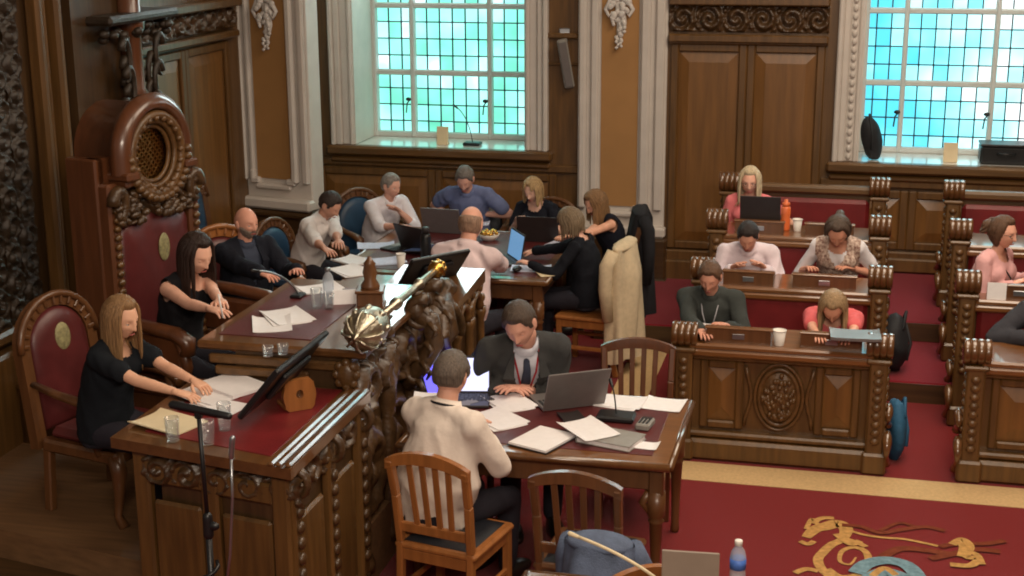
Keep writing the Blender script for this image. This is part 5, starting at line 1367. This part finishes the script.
# far wing
ZF = 1.102
sheet(318, 290, ZM, .24, .17, 40, 'white papers beyond the water bottle', n=2, name='papers')
q = at(298, 297, ZM); mic((q.x, q.y, ZM), tuple(at(257,271,1.50)), 'long gooseneck microphone in front of the bald bearded man', (.07,.09,.02), 'steel', 'black', .006)
sheet(350, 272, ZF, .21, .28, 50, 'white sheets at the left edge of the far dais wing', n=2, name='papers')
# meeting table
sheet(376, 246, ZT_, .30, .21, 20, 'pale lavender printed sheet in front of the man resting his chin', 'paper_blue')
sheet(352, 262, ZT_, .21, .27, 62, 'white papers under the hands of the man by the pier', th=.012, name='paper_stack')
sheet(385, 262, ZT_, .28, .22, 30, 'pale blue sheet beside the white cup', 'paper_blue', n=2, name='papers')
p = at(403, 248, ZT_); laptop((p.x, p.y, ZT_), R(-115), 'closed-down dark laptop beside the lavender sheet', 172, .31, .22, 'lap_dark', 'scr_dim')
cup(401, 268, ZT_, 'white cup among papers left of the pink-shirted man', .11, .036)
p = at(424, 250, ZT_); laptop((p.x, p.y+.05, ZT_), R(150), 'open laptop in front of the man resting his chin, seen from its side', 112, .33, .23, 'lap_dark', 'scr_blue')
p = at(444, 233, ZT_); laptop((p.x+.0, p.y+.1, ZT_), R(176), 'open laptop in front of the man in blue with its grey lid towards us', 108, .34, .23, 'lap_silver', 'scr_blue')
p = at(541, 239, ZT_); laptop((p.x, p.y+.0, ZT_), R(182), 'dark brown laptop lid in front of the woman with blonde bob', 108, .34, .23, 'lap_dark', 'scr_blue')
p = at(500, 262, ZT_); laptop((p.x, p.y, ZT_), R(-58), 'laptop with blue screen lit beside the pink-shirted man', 100, .33, .23, 'lap_dark', 'scr_blue')
p = at(535, 268, ZT_); sheet(531, 269, ZT_, .30, .2, 8, 'pale blue mat under the hands of the typing woman', 'paper_blue', .004, 'desk_mat', None, 'mat')
b = MB(); b.ell((0,0,.018), (.034,.055,.02)); tag(b.build('computer_mouse', M['black'], None, tuple(at(517,271,ZT_+.006))), 'black computer mouse beside the blue mat', 'mouse')
sheet(545, 274, ZT_, .12, .17, 30, 'small pink sheet at the near corner of the meeting table', 'manila')
t = thing('black_flask', tuple(at(426,262,ZT_)), 0, 'tall black flask standing on the meeting table', 'flask')
b = MB(); b.lathe([(0,0),(.04,0),(.042,.01),(.042,.2),(.034,.225),(0,.225)], seg=20); b.build('body', M['black'], t)
b = MB(); b.lathe([(0,.225),(.03,.225),(.03,.27),(.026,.275),(0,.275)], seg=18); b.build('cap', M['lap_dark'], t)
t = thing('bread_bowl', tuple(at(489,240,ZT_)), 0, 'bowl of golden wrapped snacks beside the bald man', 'bowl')
b = MB(); b.lathe([(0,0),(.05,0),(.09,.05),(.088,.052),(.045,.012),(0,.012)], seg=24); b.build('dish', M['cup'], t)
b = MB()
for k in range(22): a = rnd.random()*6.28; q_ = rnd.random()**.5*.065; b.ell((q_*math.cos(a), q_*math.sin(a), .05+.02*rnd.random()), (.022,.016,.014), RZ(rnd.random()*3), nu=10, nv=8)
o = b.build('wrapped_snacks', M['gold'], t); o['kind'] = 'stuff'
sheet(478, 224, ZT_, .2, .14, 10, 'sheet with pale green print near the snack bowl', 'paper_blue')
sheet(560, 246, ZT_, .2, .16, -20, 'open notebook under the arms of the bowed woman', 'paper_blue', .01, 'notepad', None, 'notepad')
# coats on chairs
def drape(name, mat, c, w, h, rz, label, cat, d=.12, seed=0, flare=.3, sleeve=True):
    t = thing(name, c, rz, label, cat)
    b = MB()
    n = 60
    def P_(s, q):
        a = 2*math.pi*s; z = -q*h; k = 1+flare*q
        f = .020*math.sin(a*7+seed)*(.2+q)+.014*math.sin(a*4+q*5+seed)
        rx, ry = d*.5*(.6+.6*min(1, q*4)), w*.5*k
        return Vector(((rx+f)*math.cos(a), (ry+f*.6)*math.sin(a), z+.02*math.sin(a*3+seed)*q))
    b.grid(n+1, 24, P_); b.ell((0,0,-.008), (d*.34, w*.5, .04)); b.build('cloth_body', mat, t)
    if sleeve:
        for sy in (-1,1):
            b = MB(); b.tube([(0.02, sy*w*.46, -.02), (.06, sy*w*.56, -.12), (.07, sy*w*.56, -.3), (.05, sy*w*.52, -.5*h/.8)], [.05,.055,.05,.042], 12); b.build('sleeve', mat, t)
    return t
drape('cardigan', M['cardigan'], tuple(chair9.location+Vector((.26*math.cos(chair9.rotation_euler.z+math.pi), .26*math.sin(chair9.rotation_euler.z+math.pi), .985))), .46, .86, chair9.rotation_euler.z, 'cream cardigan hung over the chair of the woman in black', 'cardigan', .2, 1, .1)
drape('coat', M['coat_black'], (-1.655, 11.41, 1.0), .44, .90, R(10), 'long black coat hung over the chair by the white pilaster', 'coat', .2, 4, .1)
# bench tops
ZB = Z1
cup(779, 345, ZB, 'white paper cup between the two writing boxes of the front bench', .095)
cup(797, 231, Z3, 'white paper cup beside the orange bottle on the third bench', .09, .036)
p = at(785, 230, Z3); t = thing('sports_bottle', tuple(p), 0, 'orange sports bottle on the third bench', 'bottle')
b = MB(); b.lathe([(0,0),(.034,0),(.036,.01),(.036,.08),(.033,.1),(.036,.12),(.036,.17),(.028,.185),(0,.185)], seg=22); b.build('body', M['orange'], t)
b = MB(); b.lathe([(0,.185),(.03,.185),(.03,.21),(.014,.218),(.014,.235),(0,.236)], seg=18); b.build('lid', M['orange'], t)
laptop((-.64, 10.76, Z3+.08), R(180), 'dark grey laptop with a round mark in front of the blonde woman in pink', 104, .30, .2, 'lap_dark', 'scr_blue')
sheet(855, 337, ZB+.10, .3, .2, 4, 'grey closed laptop on the writing box of the woman in coral', 'lap_silver', .018, 'laptop', None, 'laptop')
sheet(712, 329, ZB+.0, .2, .13, 0, 'white open book in front of the man in the grey-green jacket', 'paper', .014, 'open_book', None, 'book')
p = at(1004, 290, Z2); mic((p.x+.06, p.y, Z2), tuple(at(986,256,Z2+.22)), 'gooseneck microphone in front of the woman with a bun', (.06,.08,.02), 'black', 'black', .005)
b = MB(); b.prism([(-.02,0),(.02,0),(.004,.11),(-.004,.11)], TR(-.06,0,0) @ Matrix(((0,0,1,0),(1,0,0,0),(0,1,0,0),(0,0,0,1))), .12)
tag(b.build('name_card', M['paper'], None, tuple(at(996,299,Z2))), 'white folded card on the second bench of the right-hand block', 'name card')
# bags by the aisle
def bag(name, mat, c, r, rz, label, seed, strap=True, lean=0):
    t = thing(name, c, rz, label, 'bag'); b = MB(); b.ell((0,0,r[2]), r, RX(lean), nu=26, nv=18)
    v_, f_ = remesh(b, .02, 2, .02, 6, seed); zm = min(p.z for p in v_); b = MB(); b.add([Vector((p.x, p.y, max(p.z-zm, .0) if p.z-zm > .02 else .0)) for p in v_], f_, True); b.build('bag_body', mat, t)
    if strap:
        b = MB(); b.tube([(r[0]*.5, -r[1]*.6, r[2]*1.6), (r[0]*.7, 0, r[2]*2.1), (r[0]*.5, r[1]*.6, r[2]*1.6)], .012, 8); b.tube([(r[0]*.9, -r[1]*.4, .1), (r[0]*1.15, 0, r[2]), (r[0]*.7, 0, r[2]*1.7)], .012, 8); b.build('strap', mat, t)
    return t
bag('blue_bag', M['bag_blue'], (.37, 8.86, 0), (.065,.15,.19), R(10), 'blue cloth bag standing in the aisle against the front bench end', 2)
bag('black_rucksack', M['bag_black'], (.375, 10.22, .15), (.10,.16,.21), R(0), 'black rucksack on the aisle step behind the front bench', 5)
# window sills
p = Vector((-3.44, 12.78, ZS)); mic(tuple(p), (p.x-.16, p.y+.05, p.z+.34), 'black microphone standing on the left window sill', (.16,.12,.03))
def plaque(c, w, h, label):
    t = thing('sill_notice', c, 0, label, 'notice'); b = MB(); b.box((0,0,h/2), (w,.02,h), bev=.003, M=RX(R(-8))); b.build('board', M['manila'], t)
    b = MB(); b.box((0,.04,.006), (w*.8,.09,.012), bev=.003); b.build('foot', M['manila'], t); return t
plaque((-3.72, 12.75, ZS), .11, .17, 'small cream notice board standing on the left window sill')
plaque((.83, 12.72, ZS), .12, .17, 'small cream notice board standing on the right window sill')
for (x, nmx) in ((-4.15, 'left'), (-3.36, 'right')):
    pass
t = thing('coat_bag', (.165, 12.72, ZS+.006), 0, 'black rounded bag leaning on the left end of the right window sill', 'bag')
b = MB(); b.ell((0,0,.19), (.085,.085,.2), RY(R(-12)), nu=24, nv=16); v_, f_ = remesh(b, .015, 2, .01, 7, 3); zm = min(p.z for p in v_); b = MB(); b.add([Vector((p.x, p.y, max(0, p.z-zm-.015))) for p in v_], f_, True); b.build('bag_body', M['bag_black'], t)
b = MB(); b.tube([(.0,-.08,.1), (0,-.1,.22), (-.02,-.06,.34), (-.03,0,.39)], .01, 8); b.build('strap', M['bag_black'], t)
t = thing('equipment_case', (1.28, 12.78, ZS), 0, 'black equipment case on the right window sill at the picture edge', 'case')
b = MB(); b.box((0,0,.08), (.42,.26,.16), bev=.02); b.build('body', M['black'], t)
b = MB(); b.box((0,0,.166), (.43,.27,.02), bev=.008); b.build('lid', M['lap_dark'], t)
b = MB(); b.tube([(-.07,-.135,.1), (-.06,-.165,.1), (.06,-.165,.1), (.07,-.135,.1)], .01, 8); b.build('handle', M['black'], t)
# column loudspeaker on the wall
t = thing('wall_speaker', (-2.505, 12.52, 2.06), R(12), 'slim grey loudspeaker tilted on a wall bracket beside the left window', 'speaker')
b = MB(RX(R(7)) @ RY(R(-10))); b.box((0,0,0), (.09,.075,.44), bev=.015); b.build('cabinet', M['grey'], t)
b = MB(RX(R(7)) @ RY(R(-10))); b.box((0,-.04,0), (.068,.006,.40), bev=.002); b.build('grille', M['lap_silver'], t)
b = MB(); b.tube([(0,.03,.18), (0,.07,.23), (-.01,.09,.27)], .014, 8); b.box((-.01,.085,.28), (.10,.03,.05), bev=.008); b.build('bracket', M['steel'], t)
# stand microphone at the lower left, on the floor before the dais
p = at(196, 410, 1.46); bx = p.x; by = p.y
t = thing('stand_microphone', (bx+.02, by, 0), 0, 'black microphone on a tall stand with a horizontal head at lower left', 'microphone')
b = MB(); b.lathe([(0,0),(.15,0),(.15,.012),(.13,.025),(.02,.035),(0,.035)], seg=28); b.build('foot', M['black'], t)
b = MB(); b.tube([(0,0,.03), (0,0,.95)], .014, 12); b.tube([(0,0,.95), (-.01,0,1.44)], .009, 12); b.build('pole', M['black'], t)
b = MB(); b.capsule((0,0,.92), (0,0,1.0), .022, .02, 12); b.ell((.02,0,.96), (.03,.015,.02)); b.build('clutch', M['black'], t)
b = MB(); b.capsule((-.12,0,1.475), (.12,0,1.445), .018, .015, 14); b.box((-.01,0,1.445), (.03,.03,.04), bev=.006); b.build('microphone_head', M['black'], t)
b = MB(); pts = [(.05,-.01,.6), (.10,-.02,.85), (.125,-.02,1.1), (.13,-.02,1.28)]; b.tube(pts, .006, 8); b.capsule((.13,-.02,1.28), (.14,-.02,1.36), .011, .012, 10); b.build('second_gooseneck', M['steel'], t)
b = MB(); rn = random.Random(9)
for k in range(4): b.tube([(.04*math.cos(a*.7+k), .04*math.sin(a*.7+k)-.02, .35+.09*k+.012*a) for a in range(16)], .009, 6)
b.build('coiled_cable', M['black'], t)
# along the bottom edge
ZP = .762
p = Vector((-.515, 5.12, ZP)); laptop((p.x, p.y+.0, ZP), R(184), 'taupe laptop lid rising at the bottom edge of the picture', 97, .215, .31, 'taupe', 'scr_dim')
t = bottle(737, 586, ZP, 'clear plastic water bottle with blue label at the bottom edge', 'blue_glass', 'cup', .20, .032, 'label_blue', 'water_bottle')
laptop((.20, 4.95, ZP), R(184), 'grey laptop whose top edge just shows at the bottom right', 100, .32, .22, 'lap_silver', 'scr_dim')
p = at(640, 577, ZP); mic((p.x+.12, p.y-.12, ZP), tuple(at(576,536,.90)), 'gooseneck microphone with pale stem leaning into the bottom edge', (.08,.11,.025), 'manila', 'manila', .007)
t = drape('denim_jacket', M['denim'], tuple(at(600, 541, .74)), .30, .55, R(84), 'blue-grey denim jacket hung at the bottom edge beside the oak chair crest', 'jacket', .30, 2, .35, True)
bag('black_bag', M['bag_black'], (-.78, 6.02, .0), (.17,.12,.20), R(20), 'black bag on the floor beside the denim jacket at the bottom edge', 7)
# ---------------------------------------------------------------- light and camera
def area(name, loc, sx, sy, power, col, rot=(0,0,0)):
    l = bpy.data.lights.new(name, 'AREA'); l.shape = 'RECTANGLE'; l.size = sx; l.size_y = sy; l.energy = power; l.color = col
    o = bpy.data.objects.new(name, l); COL.objects.link(o); o.location = loc; o.rotation_euler = rot; return o
area('ceiling_lamp', (1.2, 8.6, 5.9), 3.2, 3.2, 235, (1, .83, .64))
area('ceiling_lamp', (.4, 5.0, 5.9), 2.5, 2.5, 130, (1, .83, .64))
area('fill_light', (.8, -.8, 4.9), 3.0, 1.0, 260, (1, .84, .68), (R(62), 0, R(8)))  # fill added behind the camera to brighten faces, not a known fixture
w = bpy.data.worlds.new('World'); SC.world = w; w.use_nodes = True
bg = w.node_tree.nodes['Background']; bg.inputs[0].default_value = (1, .88, .76, 1); bg.inputs[1].default_value = .14
cam = bpy.data.cameras.new('Camera'); co = bpy.data.objects.new('Camera', cam); COL.objects.link(co)
cam.sensor_width = 36; cam.lens = FOC/1024*36; cam.sensor_fit = 'HORIZONTAL'; cam.clip_start = .05
co.matrix_world = Matrix((( RT.x, UP.x, -FW.x, 0),(RT.y, UP.y, -FW.y, 0),(RT.z, UP.z, -FW.z, CAMH),(0,0,0,1)))
SC.camera = co
vs = SC.view_settings; vs.view_transform = 'Standard'; vs.look = 'None'; vs.gamma = 1; vs.use_curve_mapping = False; vs.exposure = 0.08
SC.cycles.use_denoising = True; SC.cycles.max_bounces = 10; SC.cycles.transparent_max_bounces = 16; SC.cycles.filter_width = 1.9; SC.cycles.sample_clamp_indirect = 8
